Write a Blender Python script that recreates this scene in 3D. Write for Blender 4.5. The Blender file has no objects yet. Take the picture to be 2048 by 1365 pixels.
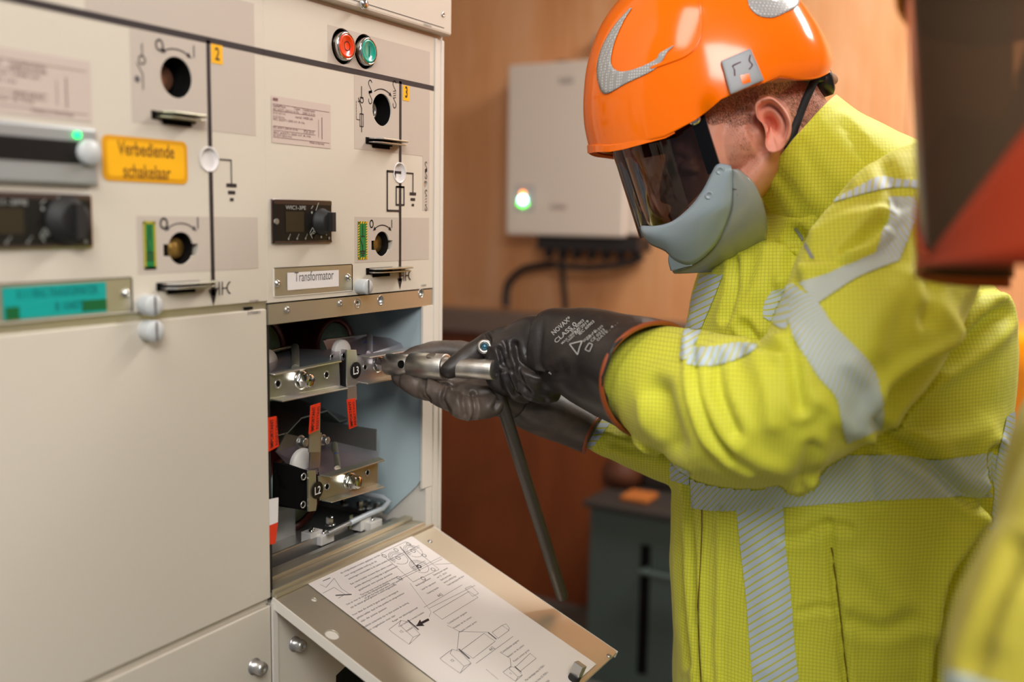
import bpy, bmesh, math, random
import numpy as np
from mathutils import Vector, Matrix, noise
from mathutils.bvhtree import BVHTree
random.seed(7)
SC = bpy.context.scene
COL = SC.collection
# ---------------------------------------------------------------- camera geometry
FPX = 1991.0
_r, _p, _y = .0156, .1225, math.radians(29.6)
F = np.array([math.cos(_y)*math.cos(_p), math.sin(_y)*math.cos(_p), -math.sin(_p)])
_R0 = np.array([math.sin(_y), -math.cos(_y), 0.0]); _U0 = np.cross(_R0, F)
R = math.cos(_r)*_R0 + math.sin(_r)*_U0
U = -math.sin(_r)*_R0 + math.cos(_r)*_U0
CAM = np.array([0, -.72, 1.35])
def ray(x, y): return F + R*(x-1024)/FPX - U*(y-682.5)/FPX
def onY(x, y, Y=0.): d = ray(x, y); return CAM + d*(Y-CAM[1])/d[1]
def onX(x, y, X): d = ray(x, y); return CAM + d*(X-CAM[0])/d[0]
def onZ(x, y, Z): d = ray(x, y); return CAM + d*(Z-CAM[2])/d[2]
def onP(x, y, o, n): d = ray(x, y); return CAM + d*(np.dot(np.array(o)-CAM, n)/np.dot(d, n))
def at(x, y, d): return CAM + ray(x, y)*d
def proj(P):
    v = np.asarray(P, float)-CAM; z = v@F
    return 1024+FPX*(v@R)/z, 682.5-FPX*(v@U)/z, z

# ---------------------------------------------------------------- materials
def lin(c):
    c = c/255.0
    return c/12.92 if c <= .04045 else ((c+.055)/1.055)**2.4
def rgb(r, g, b): return (lin(r), lin(g), lin(b), 1)
MATS = {}
def mat(name, col=None, rough=.5, metal=0., spec=.5, coat=0., bump=None, noise_col=None, emit=None, estr=0, trans=0., aniso=0., sheen=0., sss=0.):
    if name in MATS: return MATS[name]
    m = bpy.data.materials.new(name); m.use_nodes = True
    nt = m.node_tree; b = nt.nodes['Principled BSDF']
    if col: b.inputs['Base Color'].default_value = col
    b.inputs['Roughness'].default_value = rough
    b.inputs['Metallic'].default_value = metal
    b.inputs['Specular IOR Level'].default_value = spec
    b.inputs['Coat Weight'].default_value = coat
    b.inputs['Transmission Weight'].default_value = trans
    b.inputs['Sheen Weight'].default_value = sheen
    if sss:
        b.inputs['Subsurface Weight'].default_value = sss
        b.inputs['Subsurface Radius'].default_value = (.01, .004, .002)
    if emit:
        b.inputs['Emission Color'].default_value = emit; b.inputs['Emission Strength'].default_value = estr
    L = nt.links.new; N = nt.nodes.new
    if bump or noise_col:
        tc = N('ShaderNodeTexCoord')
    if bump:                     # (scale, strength, distance[, stretch])
        mp = N('ShaderNodeMapping'); L(tc.outputs['Object'], mp.inputs[0])
        if len(bump) > 3: mp.inputs['Scale'].default_value = bump[3]
        n = N('ShaderNodeTexNoise'); n.inputs['Scale'].default_value = bump[0]; n.inputs['Detail'].default_value = 4
        L(mp.outputs[0], n.inputs['Vector'])
        bp = N('ShaderNodeBump'); bp.inputs['Strength'].default_value = bump[1]; bp.inputs['Distance'].default_value = bump[2]
        L(n.outputs['Fac'], bp.inputs['Height']); L(bp.outputs[0], b.inputs['Normal'])
    if noise_col:                # (scale, col2, lo, hi[, stretch])
        mp = N('ShaderNodeMapping'); L(tc.outputs['Object'], mp.inputs[0])
        if len(noise_col) > 4: mp.inputs['Scale'].default_value = noise_col[4]
        n = N('ShaderNodeTexNoise'); n.inputs['Scale'].default_value = noise_col[0]; n.inputs['Detail'].default_value = 5
        L(mp.outputs[0], n.inputs['Vector'])
        r = N('ShaderNodeValToRGB'); r.color_ramp.elements[0].position = noise_col[2]; r.color_ramp.elements[1].position = noise_col[3]
        r.color_ramp.elements[0].color = col; r.color_ramp.elements[1].color = noise_col[1]
        L(n.outputs['Fac'], r.inputs[0]); L(r.outputs[0], b.inputs['Base Color'])
    MATS[name] = m
    return m

# ---------------------------------------------------------------- objects
def tag(o, label=None, cat=None, group=None, kind=None):
    if label: o['label'] = label
    if cat: o['category'] = cat
    if group: o['group'] = group
    if kind: o['kind'] = kind
    return o
def empty(name, loc, label=None, cat=None, group=None, kind=None):
    o = bpy.data.objects.new(name, None); COL.objects.link(o); o.location = loc
    o.empty_display_size = .05
    return tag(o, label, cat, group, kind)
def worldloc(o):
    v = Vector((0, 0, 0))
    while o is not None: v = v+o.location; o = o.parent
    return v
def adopt(o, parent):
    if parent is not None:
        o.parent = parent
        o.matrix_parent_inverse = Matrix.Translation(-worldloc_of(parent))
def worldloc_of(p):
    # empties carry a location; meshes are stored in world coordinates (location 0)
    return Vector(p.location) if p.type == 'EMPTY' else Vector((0, 0, 0))
class MB:
    def __init__(s): s.v = []; s.f = []; s.m = []; s.sm = []; s.uv = []; s.mats = []
    def mi(s, m):
        if m not in s.mats: s.mats.append(m)
        return s.mats.index(m)
    def add(s, vs, fs, m, smooth=False, uv=None):
        k = len(s.v); s.v += [tuple(float(c) for c in p) for p in vs]; i = s.mi(m)
        for f in fs:
            s.f.append([k+a for a in f]); s.m.append(i); s.sm.append(smooth)
            s.uv.append([uv[a] for a in f] if uv is not None else None)
        return s
    def box(s, x0, x1, y0, y1, z0, z1, m):
        v = [(x, y, z) for x in (x0, x1) for y in (y0, y1) for z in (z0, z1)]
        return s.add(v, [(0, 1, 3, 2), (4, 6, 7, 5), (0, 4, 5, 1), (2, 3, 7, 6), (0, 2, 6, 4), (1, 5, 7, 3)], m)
    def obox(s, c, ax, ay, az, m):    # oriented box: centre + three half vectors
        c, ax, ay, az = map(np.asarray, (c, ax, ay, az))
        v = [c+i*ax+j*ay+k*az for i in (-1, 1) for j in (-1, 1) for k in (-1, 1)]
        return s.add(v, [(0, 1, 3, 2), (4, 6, 7, 5), (0, 4, 5, 1), (2, 3, 7, 6), (0, 2, 6, 4), (1, 5, 7, 3)], m)
    def plate(s, poly, n, t, m):      # polygon in 3-D extruded along n by t
        n = np.asarray(n, float); k = len(poly); P = [np.asarray(p, float) for p in poly]
        v = P+[p+n*t for p in P]
        fs = [list(range(k)), list(range(2*k-1, k-1, -1))]+[(i, (i+1) % k, (i+1) % k+k, i+k) for i in range(k)]
        return s.add(v, fs, m)
    def cyl(s, a, b, r, m, r2=None, n=24, cap=True, smooth=True):
        a, b = np.asarray(a, float), np.asarray(b, float); d = b-a; d = d/np.linalg.norm(d)
        t = np.array([0, 0, 1.]) if abs(d[2]) < .9 else np.array([1., 0, 0])
        e1 = np.cross(d, t); e1 /= np.linalg.norm(e1); e2 = np.cross(d, e1); r2 = r if r2 is None else r2
        v = []
        for c, rr in ((a, r), (b, r2)):
            for i in range(n):
                w = 2*math.pi*i/n; v.append(c+rr*(math.cos(w)*e1+math.sin(w)*e2))
        s.add(v, [(i, (i+1) % n, (i+1) % n+n, i+n) for i in range(n)], m, smooth)
        if cap:
            s.add(v[:n], [list(range(n-1, -1, -1))], m); s.add(v[n:], [list(range(n))], m)
        return s
    def lathe(s, o, d, prof, m, n=32, smooth=True):   # prof: list of (r, h) along axis d
        o, d = np.asarray(o, float), np.asarray(d, float); d = d/np.linalg.norm(d)
        t = np.array([0, 0, 1.]) if abs(d[2]) < .9 else np.array([1., 0, 0])
        e1 = np.cross(d, t); e1 /= np.linalg.norm(e1); e2 = np.cross(d, e1)
        v = []; k = len(prof)
        for r, h in prof:
            for i in range(n):
                w = 2*math.pi*i/n; v.append(o+d*h+max(r, 1e-5)*(math.cos(w)*e1+math.sin(w)*e2))
        return s.add(v, [(j*n+i, j*n+(i+1) % n, (j+1)*n+(i+1) % n, (j+1)*n+i) for j in range(k-1) for i in range(n)], m, smooth)
    def tube(s, pts, r, m, n=12, smooth=True, cap=True):
        P = [np.asarray(p, float) for p in pts]; rr = r if hasattr(r, '__len__') else [r]*len(P)
        v = []; prev = None
        for i, p in enumerate(P):
            d = P[min(i+1, len(P)-1)]-P[max(i-1, 0)]; d /= np.linalg.norm(d)
            if prev is None:
                t = np.array([0, 0, 1.]) if abs(d[2]) < .9 else np.array([1., 0, 0]); e1 = np.cross(d, t)
            else: e1 = prev-d*(prev@d)
            e1 /= np.linalg.norm(e1); prev = e1; e2 = np.cross(d, e1)
            for j in range(n):
                w = 2*math.pi*j/n; v.append(p+rr[i]*(math.cos(w)*e1+math.sin(w)*e2))
        k = len(P)
        s.add(v, [(a*n+j, a*n+(j+1) % n, (a+1)*n+(j+1) % n, (a+1)*n+j) for a in range(k-1) for j in range(n)], m, smooth)
        if cap:
            s.add(v[:n], [list(range(n-1, -1, -1))], m); s.add(v[-n:], [list(range(n))], m)
        return s
    def build(s, name, parent=None, bevel=0, seg=2, subsurf=0, recalc=True, label=None, **kw):
        me = bpy.data.meshes.new(name); me.from_pydata(s.v, [], s.f)
        for m in s.mats: me.materials.append(m)
        me.polygons.foreach_set('material_index', s.m)
        me.polygons.foreach_set('use_smooth', s.sm)
        if any(u is not None for u in s.uv):
            l = me.uv_layers.new(name='UVMap'); k = 0; arr = np.zeros(len(me.loops)*2)
            for u, f in zip(s.uv, s.f):
                for j in range(len(f)):
                    if u is not None: arr[2*k] = u[j][0]; arr[2*k+1] = u[j][1]
                    k += 1
            l.data.foreach_set('uv', arr)
        me.update()
        if recalc:
            bm = bmesh.new(); bm.from_mesh(me); bmesh.ops.recalc_face_normals(bm, faces=bm.faces); bm.to_mesh(me); bm.free()
        o = bpy.data.objects.new(name, me); COL.objects.link(o); adopt(o, parent)
        if bevel:
            b = o.modifiers.new('bevel', 'BEVEL'); b.width = bevel; b.segments = seg; b.limit_method = 'ANGLE'; b.angle_limit = .7
            b.harden_normals = False
        if subsurf:
            b = o.modifiers.new('sub', 'SUBSURF'); b.levels = b.render_levels = subsurf
        return tag(o, label, **kw)
def apply_mods(o):
    dg = bpy.context.evaluated_depsgraph_get()
    me = bpy.data.meshes.new_from_object(o.evaluated_get(dg)); o.modifiers.clear(); o.data = me
    return o
def boolcut(o, cutters):
    tmp = []
    for c in cutters:
        m = o.modifiers.new('b', 'BOOLEAN'); m.operation = 'DIFFERENCE'; m.object = c; m.solver = 'EXACT'; tmp.append(c)
    bpy.context.view_layer.update()
    apply_mods(o)
    for c in tmp: bpy.data.objects.remove(c)
    return o
# text as geometry -------------------------------------------------
_TX = {}
def text_geo(txt, bold=0., spacing=1.):
    k = (txt, bold, spacing)
    if k in _TX: return _TX[k]
    c = bpy.data.curves.new('t', 'FONT'); c.body = txt; c.size = 1; c.resolution_u = 3; c.offset = bold; c.space_character = spacing
    o = bpy.data.objects.new('t', c); COL.objects.link(o)
    bpy.context.view_layer.update()
    me = bpy.data.meshes.new_from_object(o.evaluated_get(bpy.context.evaluated_depsgraph_get()))
    v = [(p.co.x, p.co.y) for p in me.vertices]; f = [list(p.vertices) for p in me.polygons]
    bpy.data.objects.remove(o); bpy.data.curves.remove(c); bpy.data.meshes.remove(me)
    if v:
        w = max(a for a, b in v); h = .72
    else: w, h = .1, .7
    _TX[k] = (v, f, w)
    return _TX[k]
class Draw:
    """flat printing on a plane: o origin, ex/ey axes, n outward normal"""
    def __init__(s, o, ex, ey, n, mb=None): s.o, s.ex, s.ey, s.n = map(lambda q: np.asarray(q, float), (o, ex, ey, n)); s.mb = mb or MB()
    def P(s, a, b, h=0): return s.o+s.ex*a+s.ey*b+s.n*h
    def px(s, x, y):
        q = onP(x, y, s.o, s.n)-s.o; return float(q@s.ex), float(q@s.ey)
    def poly(s, pts, m, h=.0004): s.mb.add([s.P(a, b, h) for a, b in pts], [list(range(len(pts)))], m)
    def rect(s, a0, b0, a1, b1, m, h=.0004, rad=0):
        if rad:
            pts = []
            for cx, cy, w0 in ((a1-rad, b1-rad, 0), (a0+rad, b1-rad, 90), (a0+rad, b0+rad, 180), (a1-rad, b0+rad, 270)):
                for i in range(7):
                    w = math.radians(w0+15*i); pts.append((cx+rad*math.cos(w), cy+rad*math.sin(w)))
            s.poly(pts, m, h)
        else: s.poly([(a0, b0), (a1, b0), (a1, b1), (a0, b1)], m, h)
    def rpx(s, x0, y0, x1, y1, m, h=.0004, rad=0):
        a, b = s.px(x0, y0), s.px(x1, y1); s.rect(min(a[0], b[0]), min(a[1], b[1]), max(a[0], b[0]), max(a[1], b[1]), m, h, rad)
    def line(s, pts, w, m, h=.0006, closed=False):
        P = [np.array(p, float) for p in pts]
        if closed: P = P+[P[0], P[1]]
        for p, q in zip(P[:-1], P[1:]):
            d = q-p; l = np.linalg.norm(d)
            if l < 1e-7: continue
            d /= l; k = np.array([-d[1], d[0]])*w/2; e = d*w*.35
            s.poly([p-k-e, q-k+e, q+k+e, p+k-e], m, h)
    def lpx(s, pts, w, m, h=.0006, closed=False): s.line([s.px(*p) for p in pts], w, m, h, closed)
    def arc(s, c, r, w0, w1, w, m, h=.0006, n=16, ry=None):
        ry = ry or r
        s.line([(c[0]+r*math.cos(math.radians(w0+(w1-w0)*i/n)), c[1]+ry*math.sin(math.radians(w0+(w1-w0)*i/n))) for i in range(n+1)], w, m, h)
    def disc(s, c, r, m, h=.0004, n=28, ry=None):
        ry = ry or r
        s.poly([(c[0]+r*math.cos(2*math.pi*i/n), c[1]+ry*math.sin(2*math.pi*i/n)) for i in range(n)], m, h)
    def text(s, t, a, b, size, m, h=.0006, width=None, align='l', bold=0., rot=0., sx=1.):
        v, f, w = text_geo(t, bold)
        if not v: return
        if width: sx = width/(w*size)
        off = 0 if align == 'l' else (-w*size*sx/2 if align == 'c' else -w*size*sx)
        cr, sr = math.cos(rot), math.sin(rot); P = []
        for x, y in v:
            X, Y = off+x*size*sx, y*size
            P.append(s.P(a+X*cr-Y*sr, b+X*sr+Y*cr, h))
        s.mb.add(P, f, m)
PAN = lambda mb=None, Y=0.: Draw((0, Y, 0), (1, 0, 0), (0, 0, 1), (0, -1, 0), mb)

# ---------------------------------------------------------------- palette
M_beige = mat('powder_coat_beige', rgb(214, 205, 190), .42, spec=.35, bump=(900, .05, .0004))
M_beige2 = mat('powder_coat_edge', rgb(222, 216, 206), .4, spec=.35)
M_patch = mat('printed_taupe', rgb(196, 184, 172), .5, spec=.3)
M_ink = mat('ink_black', rgb(38, 28, 30), .6)
M_ink2 = mat('ink_grey', rgb(95, 90, 92), .7)
M_plate = mat('rating_plate', rgb(205, 188, 178), .45)
M_plateink = mat('plate_ink', rgb(120, 84, 84), .6)
M_white = mat('white_label', rgb(235, 230, 228), .5)
M_yellow = mat('yellow_label', rgb(252, 184, 4), .45)
M_yellow2 = mat('yellow_label_rim', rgb(226, 158, 0), .45)
M_green = mat('green_label', rgb(20, 122, 62), .45)
M_teal = mat('teal_tape', rgb(0, 165, 158), .4)
M_tealink = mat('teal_ink', rgb(0, 115, 115), .4)
M_dkgreen = mat('dark_green_tape', rgb(0, 98, 48), .5)
M_hole = mat('hole_black', rgb(14, 12, 12), .8, spec=.1)
M_blackpl = mat('black_plastic', rgb(24, 22, 22), .3)
M_blackm = mat('black_matt', rgb(30, 28, 28), .6)
M_chrome = mat('chrome', rgb(215, 215, 215), .12, 1.)
M_zinc = mat('zinc_steel', rgb(190, 188, 184), .32, .8, bump=(60, .08, .001))
M_chromate = mat('chromated_steel', rgb(182, 184, 146), .33, .82, bump=(40, .06, .001, (1, 30, 30)), noise_col=(9, rgb(204, 196, 200), .4, .65))
M_stripm = mat('brushed_steel', rgb(206, 198, 178), .36, .75, bump=(30, .12, .0006, (2, 60, 60)))
M_redbtn = mat('red_button', rgb(238, 60, 12), .25, coat=.5)
M_tealbtn = mat('green_button', rgb(0, 160, 140), .25, coat=.5)
M_knob = mat('grey_knob', rgb(200, 203, 203), .4)
M_brass = mat('brass', rgb(176, 138, 70), .4, .6)
M_led = mat('led_green', rgb(20, 220, 110), .4, emit=rgb(20, 230, 110), estr=3)
M_ledw = mat('led_white', rgb(200, 255, 230), .4, emit=rgb(160, 245, 225), estr=14)
M_ledo = mat('led_orange', rgb(255, 150, 40), .4, emit=rgb(255, 140, 40), estr=6)
M_ledg = mat('led_lime', rgb(120, 230, 60), .4, emit=rgb(80, 220, 60), estr=5)
M_redtag = mat('red_tag', rgb(226, 54, 22), .5)
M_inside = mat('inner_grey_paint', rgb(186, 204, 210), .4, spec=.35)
M_dark = mat('dark_interior', rgb(26, 25, 26), .6)
M_darkred = mat('insulator_dark_red', rgb(96, 30, 26), .3)
M_bush = mat('bushing_teal', rgb(140, 168, 165), .4, noise_col=(30, rgb(120, 125, 100), .4, .6))
M_whiteins = mat('white_nylon', rgb(232, 228, 222), .45)
M_blueink = mat('blue_marker', rgb(30, 60, 130), .5)
M_screen = mat('lcd_dark', rgb(52, 44, 30), .35)
# ================================================================ SWITCHGEAR
def holecut(o, specs):      # (x, z, r)
    cs = []
    for x, z, r, y0, y1 in specs:
        c = MB().cyl((x, y0, z), (x, y1, z), r, M_hole, n=40).build('cutter'); cs.append(c)
    return boolcut(o, cs)
def spring(D, cx, cz, h, tight, w=.0055, m=M_ink):
    """the charged / discharged spring sign: two hooks with a coil between"""
    t = .0009; q = h/2
    D.arc((cx, cz+q-w*.75), w*.55, 20, 200, t, m, ry=w*.7); D.line([(cx-w*.5, cz+q-w), (cx+w*.45, cz+q-w*2.2)], t, m)
    D.arc((cx, cz-q+w*.75), w*.55, 160, 400-20, t, m, ry=w*.7); D.line([(cx+w*.5, cz-q+w), (cx-w*.45, cz-q+w*2.2)], t, m)
    span = h-4.4*w
    n = 4
    for i in range(n):
        z = cz+(i-(n-1)/2)*(span/(n-1)*(.55 if tight else 1))
        D.line([(cx-w*.45, z-.0006), (cx+w*.45, z+.0006)], t*(1.7 if tight else .9), m)
def curved_arrow(D, c, r, w0, w1, m=M_ink, both=True, t=.0011):
    D.arc(c, r, w0, w1, t, m, ry=r*.9)
    for w, s in ((w1, -1 if w1 < w0 else 1),)+(((w0, 1 if w1 < w0 else -1),) if both else ()):
        a = math.radians(w); p = np.array([c[0]+r*math.cos(a), c[1]+r*.9*math.sin(a)])
        d = np.array([-math.sin(a), math.cos(a)])*s; k = np.array([-d[1], d[0]])
        D.poly([p+d*.0035, p-d*.002+k*.0024, p-d*.002-k*.0024], m, .0006)
def hk(D, x, z, m=M_ink):
    t = .0011
    D.line([(x+.002, z), (x+.0075, z)], t, m); D.line([(x+.0075, z-.006), (x+.0075, z+.006)], .0014, m)
    D.line([(x+.0115, z-.006), (x+.0115, z+.006)], .0014, m); D.line([(x+.0115, z), (x+.018, z)], t, m)
    D.arc((x+.0235, z), .0058, 110, 250, .0014, m)
def ground(D, x, z, m=M_ink, k=1.):
    for i, (w, h) in enumerate(((.0135, .0036), (.0095, .0034), (.005, .003))):
        D.rect(x-w/2*k, z-i*.0068*k-h/2, x+w/2*k, z-i*.0068*k+h/2, m)
def flange_lever(par, x0, x1, z, two=True, lbl=None):
    """metal locking tongues sticking out of a black slot"""
    b = MB(); b.box(x0, x0+.05, -.001, .004, z-.004, z+.0035, M_hole); b.box(x0+.012, x0+.045, -.001, .004, z-.0075, z-.004, M_hole)
    o = b.build('padlock_flange', par, label=lbl)
    t = MB()
    for i, (zz, l) in enumerate(((z+.0015, .017), (z-.0025, .014)) if two else ((z, .016),)):
        pts = [(x0+.006, .012), (x0+.004, -l*.6), (x0+.012, -l), (x1-.006, -l), (x1+.004-.01*i, -l*.45), (x1-.01*i, .012)]
        t.plate([(a, y, zz) for a, y in pts], (0, 0, 1), .0016, M_chromate)
    t.build('locking_tongue', o, bevel=.0004)
    return o

# ---- right unit (bay 3) ---------------------------------------------------------
XL, XR, XE = .762, 1.060, 1.083
unit = empty('switchgear_unit', (.92, .35, 0), 'beige switchgear unit with open lower flap, yellow number 3 plate and exposed brackets', 'switchgear')
H1 = PAN().px(764, 220); H2 = PAN().px(764, 488); WN = PAN().px(799, 346)
B1 = PAN().px(685.5, 93); B2 = PAN().px(730, 103.5); SH = PAN().px(851, 369)
fp = MB().box(.7595, XR, 0, .03, 1.260, 1.5725, M_beige).build('front_panel', unit)
lugs = MB().box(H2[0]-.0205, H2[0]+.0205, -.01, .05, H2[1]-.007, H2[1]+.004, M_hole).build('cutter')
holecut(fp, [(H1[0], H1[1], .0185, -.01, .05), (H2[0], H2[1], .0146, -.01, .05), (WN[0], WN[1], .0112, -.01, .05),
             (B1[0], B1[1], .0192, -.01, .05), (B2[0], B2[1], .0192, -.01, .05), (SH[0], SH[1], .0045, -.01, .05)])
boolcut(fp, [lugs])
bv = fp.modifiers.new('bevel', 'BEVEL'); bv.width = .0008; bv.segments = 2; bv.limit_method = 'ANGLE'
# enclosure
e = MB()
e.box(XL, XE-.002, .0305, .74, 1.262, 1.572, M_dark)
e.build('upper_housing', unit)
e = MB(); e.box(1.0615, XE, .0, .75, 0, 1.572, M_beige2)
e.build('side_panel', unit, bevel=.0015)
e = MB(); e.box(1.0605, 1.066, -.0015, .004, .94, 1.572, M_beige2); e.box(1.0745, 1.078, -.0012, .004, .94, 1.572, M_beige2)
e.build('edge_profile', unit, bevel=.0006)
e = MB(); e.box(XL-.0018, XL, .0305, .74, 0, 1.57, M_beige2); e.build('divider_panel', unit)
# compartment lining
e = MB()
e.plate([(1.040, .003, 1.238), (1.040, .42, 1.238), (1.040, .42, .955), (1.040, .06, .955), (1.040, .012, 1.0), (1.040, .003, 1.012)], (1, 0, 0), .0015, M_inside)
e.build('inner_side_plate', unit)
e = MB(); e.box(1.046, 1.0605, .0, .42, .94, 1.238, M_beige2); e.box(1.037, 1.0600, -.0006, .0025, 1.0, 1.2375, M_beige2)
e.build('right_jamb', unit)
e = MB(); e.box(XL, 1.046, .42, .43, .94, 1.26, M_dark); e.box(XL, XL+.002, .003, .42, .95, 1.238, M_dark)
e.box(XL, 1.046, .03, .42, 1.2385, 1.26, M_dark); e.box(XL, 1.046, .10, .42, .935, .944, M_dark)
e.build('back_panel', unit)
# steel crossbar over the opening
sb = MB().box(XL-.001, 1.0595, .0006, .003, 1.2375, 1.2585, M_stripm).box(XL-.001, 1.0595, .003, .03, 1.2375, 1.2395, M_stripm).build('steel_crossbar', unit)
hs = [PAN().px(762, 601), PAN().px(716, 607), PAN().px(843, 587)]
holecut(sb, [(hs[0][0], hs[0][1], .0055, -.01, .02), (hs[1][0], hs[1][1], .003, -.01, .02), (hs[2][0], hs[2][1], .0045, -.01, .02)])
for (x, y) in ((575, 620), (681, 607)):
    a, c = PAN().px(x, y)
    MB().lathe((a, .0008, c), (0, -1, 0), [(.0038, 0), (.0038, .0008), (.003, .0018), (.0014, .0022), (.001, .0012), (0, .001)], M_zinc, n=20).build('screw', sb)
for a, c in hs:
    MB().lathe((a, .002, c), (0, -1, 0), [(.0062, 0), (.0062, .0016), (.005, .002), (.0048, -.01)], M_zinc, n=20).build('eyelet', sb)

# printed front of bay 3
def field(par, a0, b0, a1, b1, holes, lug=None):
    o = MB().box(min(a0, a1), max(a0, a1), -.00025, .0001, min(b0, b1), max(b0, b1), M_patch).build('printed_field', par)
    hh = [h for h in holes if min(a0, a1)-.02 < h[0] < max(a0, a1)+.02 and min(b0, b1)-.02 < h[1] < max(b0, b1)+.02]
    if hh: holecut(o, [(h[0], h[1], h[2], -.01, .01) for h in hh])
    if lug: boolcut(o, [MB().box(lug[0]-.0205, lug[0]+.0205, -.01, .05, lug[1]-.007, lug[1]+.004, M_hole).build('cutter')])
    return o
HS = [(H1[0], H1[1], .0185), (H2[0], H2[1], .0146), (B1[0], B1[1], .0192), (B2[0], B2[1], .0192), (SH[0], SH[1], .0045)]
D = PAN()
patch = [D.px(708, 150)[0], D.px(859, 170)[0]]
pL, pR = D.px(708.5, 300)[0], D.px(858.5, 300)[0]
z_line = 1.5103
field(fp, D.px(655, 60)[0], z_line, pR, D.px(655, 49)[1], HS)
zb = D.px(740, 301)[1]
field(fp, pL, zb, pR, z_line, HS)
xs = D.px(845, 340)[0]
field(fp, xs, D.px(850, 421)[1], pR, zb, HS)
zt, zq = D.px(709, 434)[1], D.px(709, 526)[1]
field(fp, pL, zq, pR, zt, HS, H2)
D = PAN()
LX = .988
D.rect(.7590, z_line-.003, XR-.001, z_line+.003, M_ink)
D.rect(LX-.0024, WN[1]+.0112, LX+.0024, z_line, M_ink); D.rect(LX-.0024, 1.272, LX+.0024, WN[1]-.0112, M_ink)
D.poly([(LX-.0052, 1.2755), (LX+.0052, 1.2755), (LX, 1.262)], M_ink)
# mimic branches
bx = D.px(774, 345)[0]; fx0, fx1 = D.px(792, 380)[0], D.px(807.5, 380)[0]
zT = WN[1]+.001; zB = D.px(775, 421.5)[1]
D.line([(WN[0]-.011, zT), (bx, zT), (bx, zB), (LX, zB)], .0024, M_ink)
z1, z2 = D.px(799, 374)[1], D.px(799, 410)[1]
D.line([(fx0, z1), (fx1, z1), (fx1, z2), (fx0, z2)], .0020, M_ink, closed=True)
gx = D.px(825.5, 350)[0]
D.line([(WN[0]+.0125, zT-.0005), (gx, zT-.0005), (gx, D.px(825, 388)[1])], .0018, M_ink)
ground(D, gx, D.px(825, 388)[1])
hk(D, LX, D.px(815, 551)[1])
# upper operating point signs
spring(D, *D.px(740, 184), .027, True); spring(D, *D.px(788.5, 189), .032, False)
curved_arrow(D, H1, .0262, 124, 54, both=False)
sx, t = D.px(722.5, 200)[0], .0012
zz = lambda y: D.px(722, y)[1]
D.line([(sx, zz(173)), (sx, zz(194))], t, M_ink); D.line([(sx-.0025, zz(195)), (sx+.003, zz(195))], t, M_ink)
D.arc((sx+.0005, zz(200.5)), .0028, 0, 360, .001, M_ink)
D.line([(sx-.0055, zz(197)), (sx, zz(217)), (sx, zz(264))], t, M_ink); D.line([(sx-.006, zz(204)), (sx-.002, zz(203))], t, M_ink)
D.line([(sx-.003, zz(228)), (sx+.003, zz(228)), (sx+.003, zz(253)), (sx-.003, zz(253))], .0009, M_ink, closed=True)
dx = sx-.0095
for k in range(6): D.line([(dx, zz(204+6*k)), (dx, zz(208+6*k))], .0007, M_ink)
D.line([(dx, zz(240)), (sx-.003, zz(240.5))], .0007, M_ink)
# right hand strip
spring(D, *D.px(851.5, 341), .021, True, .0035); spring(D, *D.px(851.5, 401), .026, False, .0035)
# lower operating point signs
o0, i0 = D.px(742.5, 448), D.px(783, 448)
D.arc(o0, .0030, 0, 360, .0014, M_ink, ry=.0042); D.line([(i0[0], i0[1]-.0045), (i0[0], i0[1]+.0045)], .0013, M_ink)
curved_arrow(D, H2, .0245, 52, 128)
D.text('1VFG040001', *D.px(841, 573.5), .0035, M_ink2, width=.012)
D.mb.build('mimic_diagram', fp)
# window with position pointer
w = MB().cyl((WN[0], .004, WN[1]), (WN[0], .029, WN[1]), .0111, M_white, n=32)
w.lathe((WN[0], 0, WN[1]), (0, -1, 0), [(.0125, 0), (.0125, .0008), (.0112, .001), (.0110, -.004)], M_white, n=32)
Dw = PAN(w, .004)
Dw.rect(WN[0]-.011, WN[1]-.0008, WN[0]+.0085, WN[1]+.0022, M_ink); Dw.rect(WN[0]-.006, WN[1]-.009, WN[0]-.0022, WN[1]+.001, M_ink)
w.build('position_window', fp)
MB().cyl((SH[0], .003, SH[1]), (SH[0], .028, SH[1]), .0044, M_hole).lathe((SH[0]+.001, .002, SH[1]), (0, -1, 0), [(0, 0), (.0035, 0)], M_chrome).build('indicator_hole', fp)
# sockets
s = MB().lathe((H1[0], .001, H1[1]), (0, -1, 0), [(.0186, 0), (.0183, -.002), (.0183, -.028), (0, -.028)], M_hole, n=40)
s.build('operating_socket', fp)
MB().lathe((H1[0], .029, H1[1]), (0, -1, 0), [(.0125, 0), (.0125, .012), (.010, .014), (.0075, .0145), (.0065, .012), (.0062, .004), (0, .004)], M_zinc, n=32).build('drive_shaft', fp)
s = MB().lathe((H2[0], .001, H2[1]), (0, -1, 0), [(.0145, -.0005), (.0144, -.004), (.0144, -.027), (0, -.027)], M_blackpl, n=40)
for q_ in (-1, 1): s.box(H2[0]+q_*.0172-.0030, H2[0]+q_*.0172+.0030, .008, .0295, H2[1]-.0068, H2[1]+.0038, M_blackpl)
s.build('earthing_socket', fp)
MB().lathe((H2[0]+.001, .028, H2[1]), (0, -1, 0), [(.0105, 0), (.0105, .019), (0, .0195)], M_brass, n=32).build('socket_shutter', fp, label='round brass coloured shutter in the black socket')
flange_lever(unit, D.px(731, 283)[0], D.px(800, 290)[0], D.px(760, 284)[1])
flange_lever(unit, D.px(732, 540)[0], D.px(810, 540)[0], D.px(760, 541)[1])
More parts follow.
